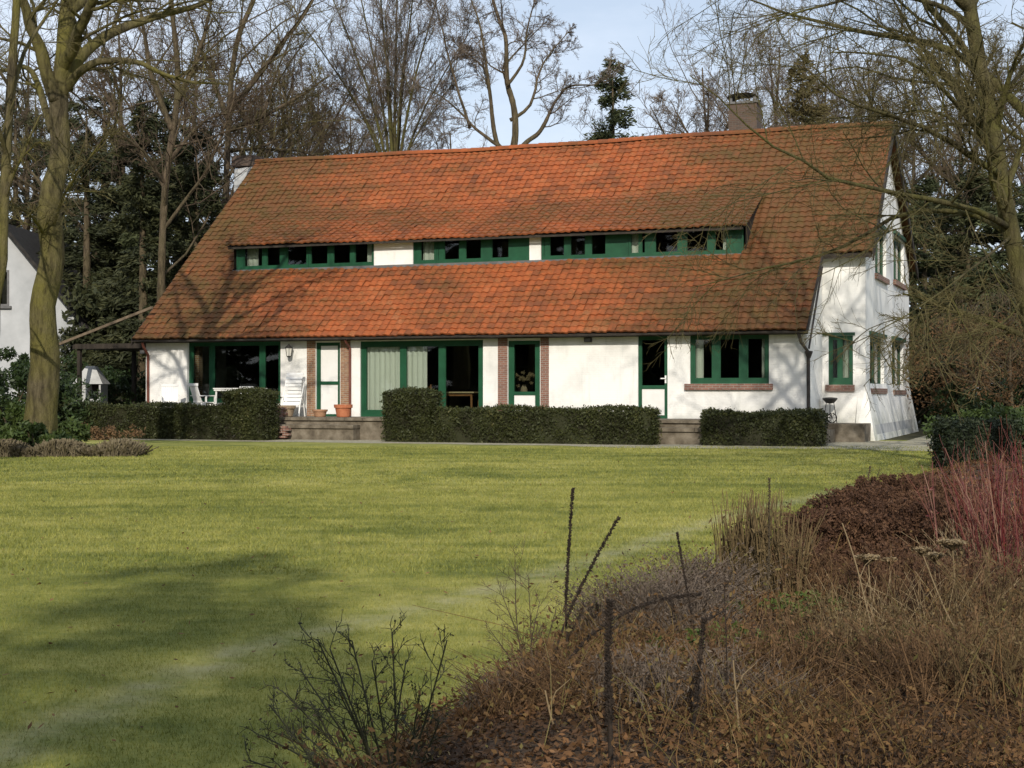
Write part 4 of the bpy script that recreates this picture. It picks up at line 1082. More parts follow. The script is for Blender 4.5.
PT = [(925, 64, 10.6, 2.4, 'pine', 'pine close behind the gable'), (968, 60, 10.8, 3.0, 'fir', 'dark pine behind the green trunk'), (1015, 58, 9.6, 2.8, 'pine', 'pine at the right edge'), (895, 75, 12.0, 2.6, 'fir', 'far pine just right of the gable top'), (945, 70, 12.2, 2.8, 'fir', 'tall dark pine between the two nearer pines')]
for q, (px, d, h, r, mt, lab) in enumerate(PT):
    conifer('pine_tree', lab, gp(px, d), h, r, 2.2, 19000, mt, 320 + q, group='pines right of the house', taper=.5, droop=.05, size=.15, nb=70, ragged=.55)
# evergreen shrubs at the left, below the trees
for q, (px, d, rx, ry, h, mt, n, lab) in enumerate(((8, 44, 1.5, 1.2, 2.6, 'laurel', 5200, 'dark leafy shrub at the left edge below the neighbouring house'), (60, 46, 1.3, 1.2, 2.2, 'laurel', 4200, 'dark leafy shrub at the foot of the mossy trunk'), (18, 39, 1.0, .8, 1.25, 'bush', 3600, 'lighter green low shrub at the left edge above the lavender'),
      (120, 54, 1.6, 1.0, 2.6, 'laurel', 5200, 'glossy dark shrub behind the little white garden oven'), (105, 49.3, 1.8, .6, 1.2, 'laurel', 3800, 'low dark shrub between the oven and the long hedge'), (66, 39.5, .7, .6, .8, 'bush', 1800, 'small green shrub right of the mossy trunk'), (34, 33.8, .7, .4, .85, 'bush', 3000, 'small green shrub hiding the foot of the mossy trunk'), (62, 34.0, .5, .4, .62, 'laurel', 2200, 'lowest dark shrub at the right foot of the mossy trunk'), (20, 51, 2.6, 1.0, 3.1, 'laurel', 8000, 'wide dark shrub directly below the neighbouring white gable'), (75, 54, 1.4, 1.0, 3.0, 'laurel', 5000, 'dark shrub at the right corner of the neighbouring house'))):
    bush('evergreen_shrub', lab, gp(px, d), rx, ry, h, n, mt, 340 + q, size=.085, nc=45, zc=.48)
# right: hedges, beech, bushes
for q, (px, d, rx, ry, h, mt, n, sz, lab) in enumerate(((962, 52, 2.4, 1.5, 4.6, 'beech', 3600, .07, 'beech holding dry brown leaves right of the gable'), (1010, 47, 1.6, 1.3, 4.2, 'beech', 2400, .065, 'smaller beech with dry brown leaves behind the green trunk'))):
    rg = np.random.default_rng(360 + q)
    t = bare_tree('beech_tree', lab, rand_stems(rg, gp(px, d), h * 1.15, .09, fork=.15, nl=9, spread=.7), [dict(k=8, ratio=.5, ang=50, n=5, up=.04, t0=.15, rr=.6, rmin=.010), dict(k=7, ratio=.5, ang=45, n=4, t0=.1, rmin=.007)], 361 + q, M['bark_brown'], M['twig_brown'], crown='twigs', group='beeches right of the house')
    o = rg.normal(size=(60, 3)); o /= np.linalg.norm(o, axis=1, keepdims=True); o *= rg.uniform(.5, 1, (60, 1))
    cen = o * np.array((rx, ry, h * .42)) + np.array((0, 0, h * .58))
    C, A, B_, a_ = clump_cards(rg, n, cen, np.full(60, .55), sz); MB().cards(C, A, B_, a_).build('leaves', M['beech'], t)
for q, (px, d, rx, ry, h, mt, n, lab) in enumerate(((958, 52, 1.2, 1.0, 2.0, 'laurel', 5000, 'dark evergreen shrub right beside the gable foot'), (993, 49, 1.2, 1.0, 2.0, 'laurel', 5600, 'dark evergreen shrub in the middle of the dark hedge line'), (1028, 48, 1.3, 1.0, 2.1, 'laurel', 4600, 'dark evergreen shrub at the right end of the dark hedge line'),
      (960, 40, 1.0, .8, 1.1, 'bush', 3400, 'bright green shrub behind the square dark hedge'), (1008, 39, 1.1, .8, 1.25, 'bush', 3600, 'bright green shrub at the right edge behind the red stems'), (1012, 33.5, .8, .6, 1.1, 'laurel', 2600, 'dark shrub just right of the square dark hedge'))):
    bush('evergreen_shrub', lab, gp(px, d), rx, ry, h, n, mt, 380 + q, size=.075, nc=45, zc=.48)
for q, (px, d, rx, ry, h, n, lab) in enumerate(((1000, 56, 3.2, 1.5, 5.4, 9000, 'tall dark thicket behind the beeches at the right'), (930, 60, 2.2, 1.5, 5.2, 7000, 'tall dark thicket just right of the gable'))):
    bush('evergreen_thicket', lab, gp(px, d), rx, ry, h, n, 'fir', 395 + q, size=.16, nc=60, zc=.5, cr=.45)
bush('evergreen_thicket', 'tall dark thicket at the left behind the carport', gp(135, 60), 3.0, 1.6, 7.0, 9000, 'fir', 398, size=.18, nc=60, zc=.5, cr=.5)
for q, (px, d, h, r, mt, lab) in enumerate(((86, 62, 13.6, 2.6, 'fir', 'ragged dark evergreen behind the carport, left of the brown tree'), (120, 64, 12.6, 2.4, 'fir', 'ragged dark evergreen between the carport and the brown tree'), (178, 66, 12.2, 2.6, 'fir', 'ragged dark evergreen right behind the brown tree'), (212, 70, 12.4, 2.4, 'fir', 'ragged dark evergreen touching the left end of the roof'), (35, 88, 19.5, 3.6, 'fir', 'tallest dark evergreen, far behind the neighbouring house'))):
    conifer('fir_tree', lab, gp(px, d), h, r, .8, 26000, mt, 440 + q, group='evergreens left of the house', taper=.35, droop=.1, size=.135, nb=80, ragged=.7)
bush('evergreen_thicket', 'dark thicket behind the brown tree left of the roof', gp(190, 64), 2.6, 1.6, 8.0, 9000, 'fir', 401, size=.16, nc=60, zc=.5, cr=.5)
bush('evergreen_thicket', 'dark thicket between the mossy trunk and the carport', gp(105, 67), 2.4, 1.5, 9.0, 9000, 'fir', 402, size=.16, nc=60, zc=.5, cr=.5)
bush('evergreen_thicket', 'tall dark thicket behind the neighbouring house', gp(70, 76), 4.6, 1.8, 9.5, 12000, 'fir', 399, size=.2, nc=60, zc=.5, cr=.5)
# right hand tree with long limbs over the roof
D = 25.0
stems = [([gp(1052, D), A_(1046, 380), A_(1028, 300), A_(1014, 240), A_(1003, 175), A_(994, 120), A_(984, 70), A_(973, 20), A_(958, -50), A_(950, -120), A_(946, -220), A_(950, -330), A_(945, -430)], .195, .06, 1),
         ([A_(1004, 178), A_(975, 158, -.6), A_(945, 138, -1), A_(917, 124, -1.5), A_(880, 112, -2), A_(840, 96, -2.4), A_(800, 62, -2.6)], .068, .010, 1),
         ([A_(1010, 228), A_(985, 214, -.6), A_(937, 200, -1.3), A_(883, 190, -2), A_(826, 177, -2.6), A_(803, 161, -2.9), A_(765, 141, -3.2), A_(730, 108, -3.4), A_(690, 75, -3.6)], .062, .008, 1),
         ([A_(1006, 232), A_(975, 215, .8), A_(914, 211, 1.0), A_(883, 224, 1.2), A_(849, 244, 1.2), A_(815, 257, 1.2), A_(760, 270, 1.2), A_(690, 288, 1.0)], .060, .006, 1),
         ([A_(985, 72), A_(951, 50, .6), A_(917, 40, 1), A_(870, 33, 1.6), A_(815, 20, 2.2), A_(770, 6, 2.6), A_(720, -12, 3)], .075, .010, 1),
         ([A_(998, 145), A_(970, 100, 1), A_(935, 62, 2), A_(905, 20, 3), A_(880, -30, 3.5)], .075, .012, 1),
         ([A_(976, 30), A_(940, 5, -1), A_(880, -6, -1.6), A_(820, 6, -2.2), A_(770, 20, -2.6)], .06, .01, 1),
         ([A_(1001, 160), A_(960, 108, -1.2), A_(925, 72, -2), A_(890, 55, -2.6), A_(830, 52, -3)], .06, .01, 1),
         ([A_(1006, 190), A_(1030, 130, .5), A_(1060, 60, 1)], .07, .012, 1),
         ([A_(996, 130), A_(1012, 70, -.6), A_(1040, 10, -1)], .07, .012, 1),
         ([A_(1012, 236), A_(980, 262, -1.5), A_(930, 300, -2.2), A_(880, 330, -2.6), A_(850, 345, -2.6)], .03, .006, 1),
         ([A_(1018, 262), A_(970, 300, 1), A_(910, 318, 1.5)], .025, .006, 1),
         ([A_(1025, 295), A_(1000, 325, -.6), A_(955, 338, -1), A_(905, 342, -1.2)], .02, .005, 1),
         ([A_(968, 0), A_(935, -50, 1), A_(890, -90, 2)], .07, .015, 1), ([A_(972, 10), A_(900, -60, -1), A_(800, -110, -2), A_(700, -130, -3)], .11, .015, 1),
         ([A_(958, -50), A_(880, -130, .5), A_(780, -200, 1), A_(690, -240, 1)], .11, .015, 1), ([A_(952, -110), A_(900, -200, 0), A_(840, -300, 0), A_(800, -360)], .11, .015, 1), ([A_(952, -110), A_(1000, -200, 0), A_(1040, -320, 0)], .11, .015, 1),
         ([A_(948, -180), A_(1010, -260, 1), A_(1090, -330, 1.5)], .10, .02, 1), ([A_(948, -200), A_(905, -300, 1), A_(870, -420, 1.5)], .10, .02, 1), ([A_(950, -140), A_(990, -170, -1.5), A_(1060, -240, -3)], .10, .02, 1), ([A_(948, -160), A_(900, -190, -1.5), A_(850, -230, -3), A_(790, -300, -4)], .10, .02, 1), ([A_(948, -240), A_(985, -340, -1), A_(1000, -450, -1)], .09, .02, 1),
         ([A_(960, -60), A_(1010, -120, 1), A_(1090, -170, 1)], .07, .015, 1), ([A_(990, 100), A_(955, 85, 1.5), A_(905, 80, 2.4), A_(850, 66, 3), A_(800, 80, 3.2)], .05, .008, 1), ([A_(1000, 170), A_(970, 130, 2), A_(920, 110, 3.5), A_(860, 125, 4.5)], .05, .008, 1), ([A_(990, 95), A_(965, 60, -1.5), A_(930, 15, -2.6), A_(905, -40, -3)], .05, .01, 1)]
bare_tree('bare_tree', 'mossy bare tree at the right whose long limbs reach over the roof', stems,
          [dict(k=14, ratio=.36, ang=42, n=6, up=-.01, wob=.10, t0=.15, rr=.5, rmin=.008, shrink=.4, lmax=2.6), dict(k=9, ratio=.5, ang=42, n=5, up=.0, wob=.12, t0=.12, rr=.6, rmin=.0048), dict(k=7, ratio=.5, ang=40, n=4, up=-.04, wob=.13, t0=.1, rr=.65, rmin=.003)], 27, M['bark_green'], M['twig_olive'], sides=12, trunk_levels=1)
rg = np.random.default_rng(61)
bare_tree('bare_tree', 'bare tree just beyond the right edge, only its outer twigs in the picture', rand_stems(rg, gp(1150, 28), 17, .26, fork=.22, nl=12, spread=.6), [dict(k=9, ratio=.45, ang=46, n=6, up=.06, t0=.2, rr=.6, rmin=.014), dict(k=7, ratio=.5, ang=42, n=5, up=.04, t0=.15, rmin=.007), dict(k=5, ratio=.5, ang=40, n=4, up=.02, t0=.1, rmin=.0045)], 62, M['bark_green'], M['twig_olive'])
# evergreens behind the photographer: their shade lies on the near lawn
for q, (x, y, h, r) in enumerate(((-3.9, -14, 15.2, 3.4), (-9.2, -15, 14.2, 3.4), (-14.8, -15, 14.0, 3.6), (-6.6, -13, 12.0, 2.8), (-2.0, -12, 11.4, 2.2), (-11.5, -13, 11.5, 2.8), (-18.5, -14, 13.0, 3.4), (-5.0, -11, 9.4, 2.8), (-9.0, -11, 9.2, 2.8))):
    conifer('fir_tree', 'loose evergreen outside the picture that shades the near lawn', (x, y, -.05), h, r, .3, 4600, 'fir', 410 + q, group='evergreens behind the viewpoint', taper=.45, droop=.3, size=.36, nb=150, ragged=.3)
# unseen evergreens added at the left so the panes mirror dark crowns, not sky
for q in range(13):
    conifer('fir_tree', 'added unseen tall evergreen left of the picture, there to darken the window panes', (-23 - 2.2 * q * .35 - (q % 2) * 1.5, -14 + 5.2 * q, -.05), 17 + (q * 7 % 4), 3.9, .2, 13000, 'fir', 430 + q, group='added evergreens left of the picture that darken the panes', taper=.4, droop=.3, size=.5, nb=150, ragged=.3)
# ------------------------------------------------------------------ neighbouring house, carport, garden oven
D = 60.0
nx0, nx1 = at(5, 0, D)[0], at(83, 0, D)[0]
nz_a, nz_e = at(0, 228, D)[2], at(0, 324, D)[2]
root = tag(empty('neighbouring_house', (nx0, D, .2)), 'white gabled house with dark roof behind the mossy trunk', 'house')
hw = nx1 - nx0; za, ze = nz_a - .2, nz_e - .2
b = MB()
b.add([(-hw, 0, 0), (-.9, 0, 0), (-.9, 0, za - .9 * (za - ze) / hw), (-hw, 0, ze)], [(0, 1, 2, 3)])
wl_ = [(-hw, 9, 0), (hw, 9, 0), (hw, 9, ze), (0, 9, za), (-hw, 9, ze)]
b.add(wl_, [(1, 0, 4, 3, 2)])
b.quad((hw, 0, 0), (hw, 9, 0), (hw, 9, ze), (hw, 0, ze)); b.quad((-hw, 9, 0), (-hw, 0, 0), (-hw, 0, ze), (-hw, 9, ze))
wz0, wz1, wx1 = at(0, 306, D)[2] - .2, at(0, 270, D)[2] - .2, at(9, 0, D)[0] - nx0
sl = (za - ze) / hw
b.quad((-.9, 0, 0), (wx1, 0, 0), (wx1, 0, wz0), (-.9, 0, wz0))
b.add([(-.9, 0, wz1), (wx1, 0, wz1), (wx1, 0, za - wx1 * sl), (0, 0, za), (-.9, 0, za - .9 * sl)], [(0, 1, 2, 3, 4)])
b.add([(wx1, 0, 0), (hw, 0, 0), (hw, 0, ze), (wx1, 0, za - wx1 * sl)], [(0, 1, 2, 3)])
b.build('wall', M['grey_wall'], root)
b = MB()
for sg in (-1, 1):
    b.add([(0, -.45, za + .22), (sg * (hw + .35), -.45, ze - .35 * sl + .22), (sg * (hw + .35), 9.3, ze - .35 * sl + .22), (0, 9.3, za + .22), (0, -.45, za), (sg * (hw + .35), -.45, ze - .35 * sl), (sg * (hw + .35), 9.3, ze - .35 * sl), (0, 9.3, za)],
          [(0, 1, 2, 3), (7, 6, 5, 4), (0, 4, 5, 1), (1, 5, 6, 2), (2, 6, 7, 3)])
b.build('roof', M['thatch'], root)
b = MB()
for x0, x1, z0, z1 in ((-.9, -.82, wz0, wz1), (wx1 - .08, wx1, wz0, wz1), (-.82, wx1 - .08, wz0, wz0 + .08), (-.82, wx1 - .08, wz1 - .08, wz1), (-.35, -.28, wz0 + .08, wz1 - .08)): b.box(x0, x1, -.03, .08, z0, z1)
w = b.build('window', M['lead'], root)
MB().box(-.82, wx1 - .08, .05, .06, wz0 + .08, wz1 - .08).build('pane', M['glass'], w)
MB().box(-1.0, wx1 + .1, .4, .5, wz0 - .2, wz1 + .2).build('interior', M['dark_inside'], w)
MB().box(-1.0, wx1 + .1, -.12, .02, wz0 - .1, wz0 - .002).build('sill', M['lead'], w)

root = tag(empty('carport', h2w(0, 0), HRZ), 'dark timber carport with flat roof at the left end of the white house', 'carport')
c0 = hU(75, .8)
b = MB(); b.box(c0 - .1, .15, .8, 4.2, hZ(110, 348.5, .8), hZ(110, 343.5, .8)); b.build('roof', M['dark_wood'], root)
for uu in (c0 + .05, c0 + 1.1):
    MB().box(uu - .06, uu + .06, 4.0, 4.12, GZ - .2, hZ(110, 348.5, .8) - .002).build('post', M['dark_wood'], root)
MB().box(c0, c0 + .12, .9, 1.02, GZ - .2, hZ(110, 348.5, .8) - .002).build('post', M['dark_wood'], root)
MB().beam((hU(52, .6), .6, hZ(52, 347, .6)), (hU(152, .6), .6, hZ(152, 307.5, .6)), .08, .085).build('sloping_beam', M['grey_wood'], root)

D = 51.5
ob = gp(91, D, 0)
root = tag(empty('garden_oven', tuple(ob)), 'small white garden oven with grey hood under the carport', 'oven')
zf = lambda py: at(0, py, D)[2] - ob[2]
b = MB(); b.box(-.42, -.02, -.4, .5, -.05, zf(384)); b.box(-.02, .44, .25, .5, -.05, zf(384)); b.box(.38, .44, -.4, .25, -.05, zf(384)); b.box(-.02, .38, -.4, .25, -.05, zf(399)); b.build('body', M['plinth'], root)
zt_ = zf(384)
b = MB(); b.add([(-.5, -.46, zt_), (.52, -.46, zt_), (.52, .55, zt_), (-.5, .55, zt_), (-.14, -.1, zf(366)), (.16, -.1, zf(366)), (.16, .2, zf(366)), (-.14, .2, zf(366))], [(0, 1, 5, 4), (1, 2, 6, 5), (2, 3, 7, 6), (3, 0, 4, 7), (4, 5, 6, 7), (3, 2, 1, 0)])
b.build('hood', M['plinth'], root)
MB().box(-.015, .375, .18, .245, zf(398.5), zt_ - .01).build('opening', M['dark_inside'], root)

# ------------------------------------------------------------------ things on the terrace
def on_house(name, u, v, z, rz, label, cat, group=None):
    return tag(empty(name, h2w(u, v, z), HRZ + rz), label, cat, group)
def garden_chair(u, v, rz, label, high=.98):
    """white resin armchair, faces local -y"""
    r_ = on_house('garden_chair', u, v, 0, rz, label, 'chair', 'white chairs on the terrace')
    b = MB(); b.box(-.25, .25, -.25, .22, .41, .44); b.box(-.25, .25, -.27, -.25, .37, .44); b.build('seat', M['plastic'], r_)
    b = MB(); lean = .16
    for x0, x1 in [(-.25 + .0625 * q, -.25 + .0625 * q + .05) for q in range(8)]:
        b.add([(x0, .20, .46), (x1, .20, .46), (x1, .20 + lean, high - .07), (x0, .20 + lean, high - .07), (x0, .225, .46), (x1, .225, .46), (x1, .225 + lean, high - .07), (x0, .225 + lean, high - .07)], [(0, 1, 2, 3), (5, 4, 7, 6), (1, 5, 6, 2), (4, 0, 3, 7)])
    b.box(-.27, .27, .19 + lean - .01, .24 + lean, high - .08, high); b.box(-.27, .27, .19, .235, .43, .48)
    b.build('backrest', M['plastic'], r_)
    for sx in (-1, 1):
        b = MB(); b.box(sx * .29 - .03, sx * .29 + .03, -.24, .30, .62, .65); b.beam((sx * .29, -.22, .43), (sx * .29, -.22, .62), .045, .045); b.build('armrest', M['plastic'], r_)
        for y0, y1 in ((-.22, -.27), (.2, .3)):
            MB().tube([(sx * .24, y0, .42), (sx * .28, y1, 0)], (.026, .02), 8).build('leg', M['plastic'], r_)
    return r_
tv = -.75
garden_chair(hU(204, tv), tv, R(150), 'white slatted garden chair, middle one, turned to the white table', 1.02)
garden_chair(hU(172, tv), tv - .1, R(35), 'leftmost white garden chair, against the white wall below the lamp', 1.0)
garden_chair(hU(228, tv), -.15, R(-12), 'white garden chair behind the table, half hidden by the hedge block', .93)
r_ = on_house('garden_table', hU(243, tv), tv, 0, 0, 'white garden table behind the square end of the left hedge', 'table')
zt_ = hZ(243, 388, tv)
b = MB(); b.box(-.82, .62, -.4, .4, zt_ - .035, zt_); b.box(-.8, .6, -.38, .38, zt_ - .09, zt_ - .036); b.build('table_top', M['plastic'], r_)
for x_ in (-.74, .54):
    for y_ in (-.33, .33): MB().tube([(x_, y_, zt_ - .09), (x_ * 1.04, y_ * 1.04, 0)], .03, 8).build('leg', M['plastic'], r_)
# folded lounge chair leaning against the wall
r_ = on_house('folding_lounger', hU(293, -.1), -.1, 0, R(8), 'white folded high-backed lounge chair leaning on the wall below the lantern', 'lounge chair')
hz_ = hZ(293, 372, -.1)
b = MB()
for s_ in range(9):
    t0, t1 = s_ / 9, s_ / 9 + .092
    f_ = lambda t: (-.20 + .42 * t + .06 * math.sin(t * 6.5), .36 + (hz_ - .36) * t)
    (ya, z_a), (yb, z_b) = f_(t0), f_(t1)
    b.add([(-.27, ya, z_a), (.27, ya, z_a), (.27, yb, z_b), (-.27, yb, z_b), (-.27, ya + .03, z_a), (.27, ya + .03, z_a), (.27, yb + .03, z_b), (-.27, yb + .03, z_b)], [(0, 1, 2, 3), (5, 4, 7, 6), (1, 5, 6, 2), (4, 0, 3, 7), (3, 2, 6, 7), (1, 0, 4, 5)])
b.build('backrest', M['plastic'], r_)
MB().box(-.28, .28, -.26, .12, .30, .36).build('seat', M['plastic'], r_)
for sx in (-.3, .3):
    MB().tube([(sx, -.3, 0), (sx, -.2, .35), (sx, .2, hz_ * .8)], .022, 8).build('leg', M['plastic'], r_)
    MB().tube([(sx, .22, 0), (sx, .12, .4), (sx, -.12, .62)], .022, 8).build('leg', M['plastic'], r_)
def pot(px, pytop, v, wpx, label, mat, z0=0.0, name='plant_pot', plant=None):
    u = hU(px, v); h = hZ(px, pytop, v) - z0; rr = wpx / F * 46 / 2
    r_ = on_house(name, u, v, z0, 0, label, 'plant pot', 'pots by the doors')
    b = MB(); b.lathe([(0, 0), (rr * .66, 0), (rr * .72, .02), (rr * .88, h * .72), (rr, h * .74), (rr * 1.02, h), (rr * .9, h), (rr * .86, h * .86), (0, h * .86)], 24); b.build('body', M[mat], r_, smooth=False)
    MB().lathe([(0, h * .87), (rr * .84, h * .875)], 16).build('soil', M['soil'], r_)
pot(285.5, 405.5, -.95, 20, 'wide tan stone pot at the top of the steps', 'stoneware')
pot(320, 409.5, -.7, 15, 'small weathered terracotta pot in front of the narrow white door', 'terracotta_old')
pot(343.3, 404.5, -.75, 18, 'larger bright terracotta pot beside the glazed doors', 'terracotta')
b = MB()
for q in range(4):
    for k in range(3): b.box(.0 + k * .215 + (.1 if q % 2 else 0), .205 + k * .215 + (.1 if q % 2 else 0), -.12, .12, q * .075, q * .075 + .065, random.random())
tag(b.build('brick_stack', M['brick_red'], loc=h2w(hU(266, -1.15), -1.15, 0), rz=HRZ), 'low stack of old bricks beside the tan pot', 'bricks')
# lantern and small lamps on the wall
u = u_(292); zl0, zl1 = hZ(292, 357.5, WV), hZ(292, 343, WV)
r_ = on_house('wall_lantern', u, WV, zl0, 0, 'black wall lantern with pale glass between big window and narrow door', 'lantern')
b = MB(); b.box(-.02, .02, -.22, -.001, .30, .33); b.lathe([(0, .42), (.03, .40), (.13, .31), (.135, .29), (0, .29)], 6, (0, -.2, 0)); b.lathe([(0, 0), (.06, .01), (.075, .04), (0, .04)], 6, (0, -.2, 0))
for q in range(6): a_ = q * math.pi / 3; b.tube([(.072 * math.cos(a_), -.2 + .072 * math.sin(a_), .03), (.12 * math.cos(a_), -.2 + .12 * math.sin(a_), .3)], .008, 5)
b.build('frame', M['iron'], r_)
MB().lathe([(.062, .045), (.105, .285)], 6, (0, -.2, 0)).build('lamp_glass', M['fabric'], r_)
def box_lamp(px, py, label):
    u = u_(px); z = hZ(px, py, WV - .1); r_ = on_house('wall_lamp', u, WV, z, 0, label, 'lamp')
    b = MB(); b.box(-.10, .10, -.16, -.02, -.06, .07); b.box(-.03, .03, -.03, -.001, -.03, .05); b.build('housing', M['iron'], r_)
    MB().box(-.08, .08, -.163, -.161, -.045, .05).build('lens', M['lead'], r_)
box_lamp(589, 340, 'small black floodlight high on the blank white wall')
box_lamp(145, 352, 'small dark lamp at the left end of the white wall')
# dark stand with wheel on the side terrace
sv = 2.55; sz0 = -.14
r_ = on_house('barbecue_stand', hU(830, sv), sv, sz0, R(10), 'small dark garden stand with round bowl, legs and wheel below the little window', 'garden stand')
zb_ = hZ(830, 399, sv) - sz0
b = MB(); b.lathe([(0, zb_ - .14), (.12, zb_ - .11), (.19, zb_ - .03), (.22, zb_), (.20, zb_), (.17, zb_ - .03), (0, zb_ - .1)], 20); b.build('bowl', M['iron'], r_)
MB().lathe([(.225, zb_ + .002), (.19, zb_ + .035), (.05, zb_ + .05), (0, zb_ + .05)], 20).build('lid', M['iron'], r_)
for a_ in (90, 210, 330): MB().tube([(.12 * math.cos(R(a_)), .12 * math.sin(R(a_)), zb_ - .1), (.22 * math.cos(R(a_)), .22 * math.sin(R(a_)), 0)], .013, 6).build('leg', M['iron'], r_)
an = np.linspace(0, 2 * math.pi, 25)
b = MB(); b.tube([(.05 + .13 * math.cos(a_), -.24, .15 + .13 * math.sin(a_)) for a_ in an], .018, 6)
for a_ in an[:24:4]: b.tube([(.05, -.24, .15), (.05 + .13 * math.cos(a_), -.24, .15 + .13 * math.sin(a_))], .007, 5)
b.tube([(.05, -.24, .15), (.03, -.12, .28)], .012, 6); b.build('wheel', M['zinc'], r_)

# ------------------------------------------------------------------ seen through the glass
iv = 1.7
r_ = on_house('dining_table', hU(461, iv), iv, -.02, 0, 'pale-topped dining table seen through the glazed doors', 'table')
b = MB(); b.box(-.75, .6, -.42, .42, .74, .78); b.build('table_top', M['pale_wood'], r_)
MB().box(-.66, .51, -.34, .34, .65, .738).build('apron', M['wood'], r_)
for x_ in (-.62, .47):
    for y_ in (-.3, .3): MB().tube([(x_, y_, .65), (x_, y_, 0)], (.04, .028), 8).build('leg', M['wood'], r_)
r_ = on_house('dining_chair', hU(435.5, 1.1), 1.1, -.02, R(90), 'reddish wooden chair inside the glazed doors, left of the dining table', 'chair')
MB().box(-.2, .2, -.2, .2, .42, .46).build('seat', M['wood'], r_)
for sx in (-.18, .18):
    MB().tube([(sx, .18, 0), (sx, .18, .45), (sx, .24, 1.0)], .022, 8).build('leg', M['wood'], r_); MB().tube([(sx, -.17, 0), (sx, -.17, .42)], .02, 8).build('leg', M['wood'], r_)
b = MB()
for z_ in (.62, .76, .92): b.box(-.16, .16, .195 + (z_ - .5) * .11, .215 + (z_ - .5) * .11, z_ - .03, z_ + .03)
b.build('backrest', M['wood'], r_)
r_ = on_house('plant_stand', hU(524, 1.05), 1.05, -.02, 0, 'dark pedestal behind the green door beside the brick piers', 'stand')
MB().lathe([(0, 0), (.18, 0), (.18, .04), (.05, .08), (.04, .6), (.17, .66), (.17, .69), (0, .69)], 16).build('pedestal', M['dark_wood'], r_)
r_ = on_house('flower_vase', hU(524, 1.05), 1.05, .672, 0, 'vase of pale dried flowers behind the green door glass', 'vase')
MB().lathe([(0, 0), (.06, 0), (.11, .1), (.09, .2), (.05, .27), (.06, .3), (0, .28)], 16).build('vase', M['stoneware'], r_)
rg = np.random.default_rng(55); o = rg.normal(size=(18, 3)) * np.array((.13, .1, .09)) + np.array((0, 0, .46))
C, A, B_, a_ = clump_cards(rg, 700, o, np.full(18, .07), .03); MB().cards(C, A, B_, a_).build('flowers', M['straw'], r_)

# ------------------------------------------------------------------ flower bed in the foreground
rg = np.random.default_rng(77)
def bedpts(n, y0, y1, pw=1.0, xmax=.42):
    y = y0 + (y1 - y0) * rg.random(n) ** pw; l = bed_left(y) - .05
    x = l + (xmax * y + .4 - l) * rg.random(n)
    return x, y, bz(x, y)
def litter(n, y0, y1, size, pw):
    x, y, z = bedpts(n, y0, y1, pw)
    C = np.stack([x, y, z + .012 + .05 * rg.random(n)], -1)
    A = rg.normal(size=(n, 3)) * np.array((1, 1, .45)); A /= np.linalg.norm(A, axis=1, keepdims=True)
    B_ = np.cross(A, rg.normal(0, .5, (n, 3)) + np.array((0, 0, 1.0))); B_ /= np.linalg.norm(B_, axis=1, keepdims=True) + 1e-9
    s_ = size * rg.uniform(.5, 1.3, n)[:, None]
    return C, A * s_, B_ * s_ * .7, np.clip(rg.beta(1.6, 2.2, n) + .28 * np.sin(x * 2.9 + 2 * np.sin(y * 1.7)) * np.sin(y * 2.3 - x), 0, 1)
m_ = MB()
for a_ in ((60000, 4.6, 12, .017, 1.2), (20000, 10, 32, .034, 1.2)): m_.cards(*litter(*a_))
tag(m_.build('leaf_litter', M['litter']), 'brown fallen leaves lying over the flower bed', 'leaves', kind='stuff')
n = 900
y = 6 + 26 * rg.random(n) ** 1.3; x = (rg.random(n) - .5) * .8 * y; k_ = x < bed_left(y); x, y = x[k_], y[k_]; n = len(x)
C = np.stack([x, y, gz(x, y) + .03], -1); A = rg.normal(size=(n, 3)) * np.array((1, 1, .3)); A /= np.linalg.norm(A, axis=1, keepdims=True); B_ = np.cross(A, np.array((0, 0, 1.0)) + rg.normal(0, .3, (n, 3)))
s_ = rg.uniform(.010, .028, n)[:, None]
tag(MB().cards(C, A * s_, B_ * s_ * .6, rg.random(n)).build('fallen_leaves', M['litter']), 'scattered dead leaves lying on the lawn', 'leaves', kind='stuff')
def stems_mesh(mb, x, y, z, hh, lean, r, bend=.3, at__=None, n=4):
    m = len(x); d = rg.normal(0, lean, (m, 2)); b2 = rg.normal(0, bend, (m, 2))
    t = np.linspace(0, 1, n)[None, :, None]
    xy = np.stack([x, y], -1)[:, None] + (d[:, None] * t + b2[:, None] * t ** 2) * hh[:, None, None]
    zz = z[:, None] + hh[:, None] * (t[..., 0] - .12 * t[..., 0] ** 2)
    P = np.concatenate([xy, zz[..., None]], -1); Rr = np.asarray(r)[:, None] * np.linspace(1, .45, n)[None]
    mb.tubes(P, Rr, 3, rg.random(m) if at__ is None else at__, cap=False)
    return P
def patch(x, y, z):
    k = (np.sin(x * 2.3 + 1.7 * np.sin(y * 1.3)) * np.sin(y * 1.9 + .8 * x) + rg.normal(0, .35, len(x))) > -.05
    return x[k], y[k], z[k]
m_ = MB()
x, y, z = patch(*bedpts(7500, 5.3, 11, 1.1)); stems_mesh(m_, x, y, z, np.minimum(rg.gamma(2.2, .085, len(x)).clip(.05, .5), .10 + .5 * np.clip(x - bed_left(y), 0, 1)), .35, rg.uniform(.0012, .0032, len(x)), .5)
x, y, z = patch(*bedpts(4200, 10, 31, 1.2)); stems_mesh(m_, x, y, z, np.minimum(rg.gamma(2.2, .075, len(x)).clip(.04, .45), .08 + .4 * np.clip(x - bed_left(y), 0, 1)), .35, rg.uniform(.003, .007, len(x)), .5)
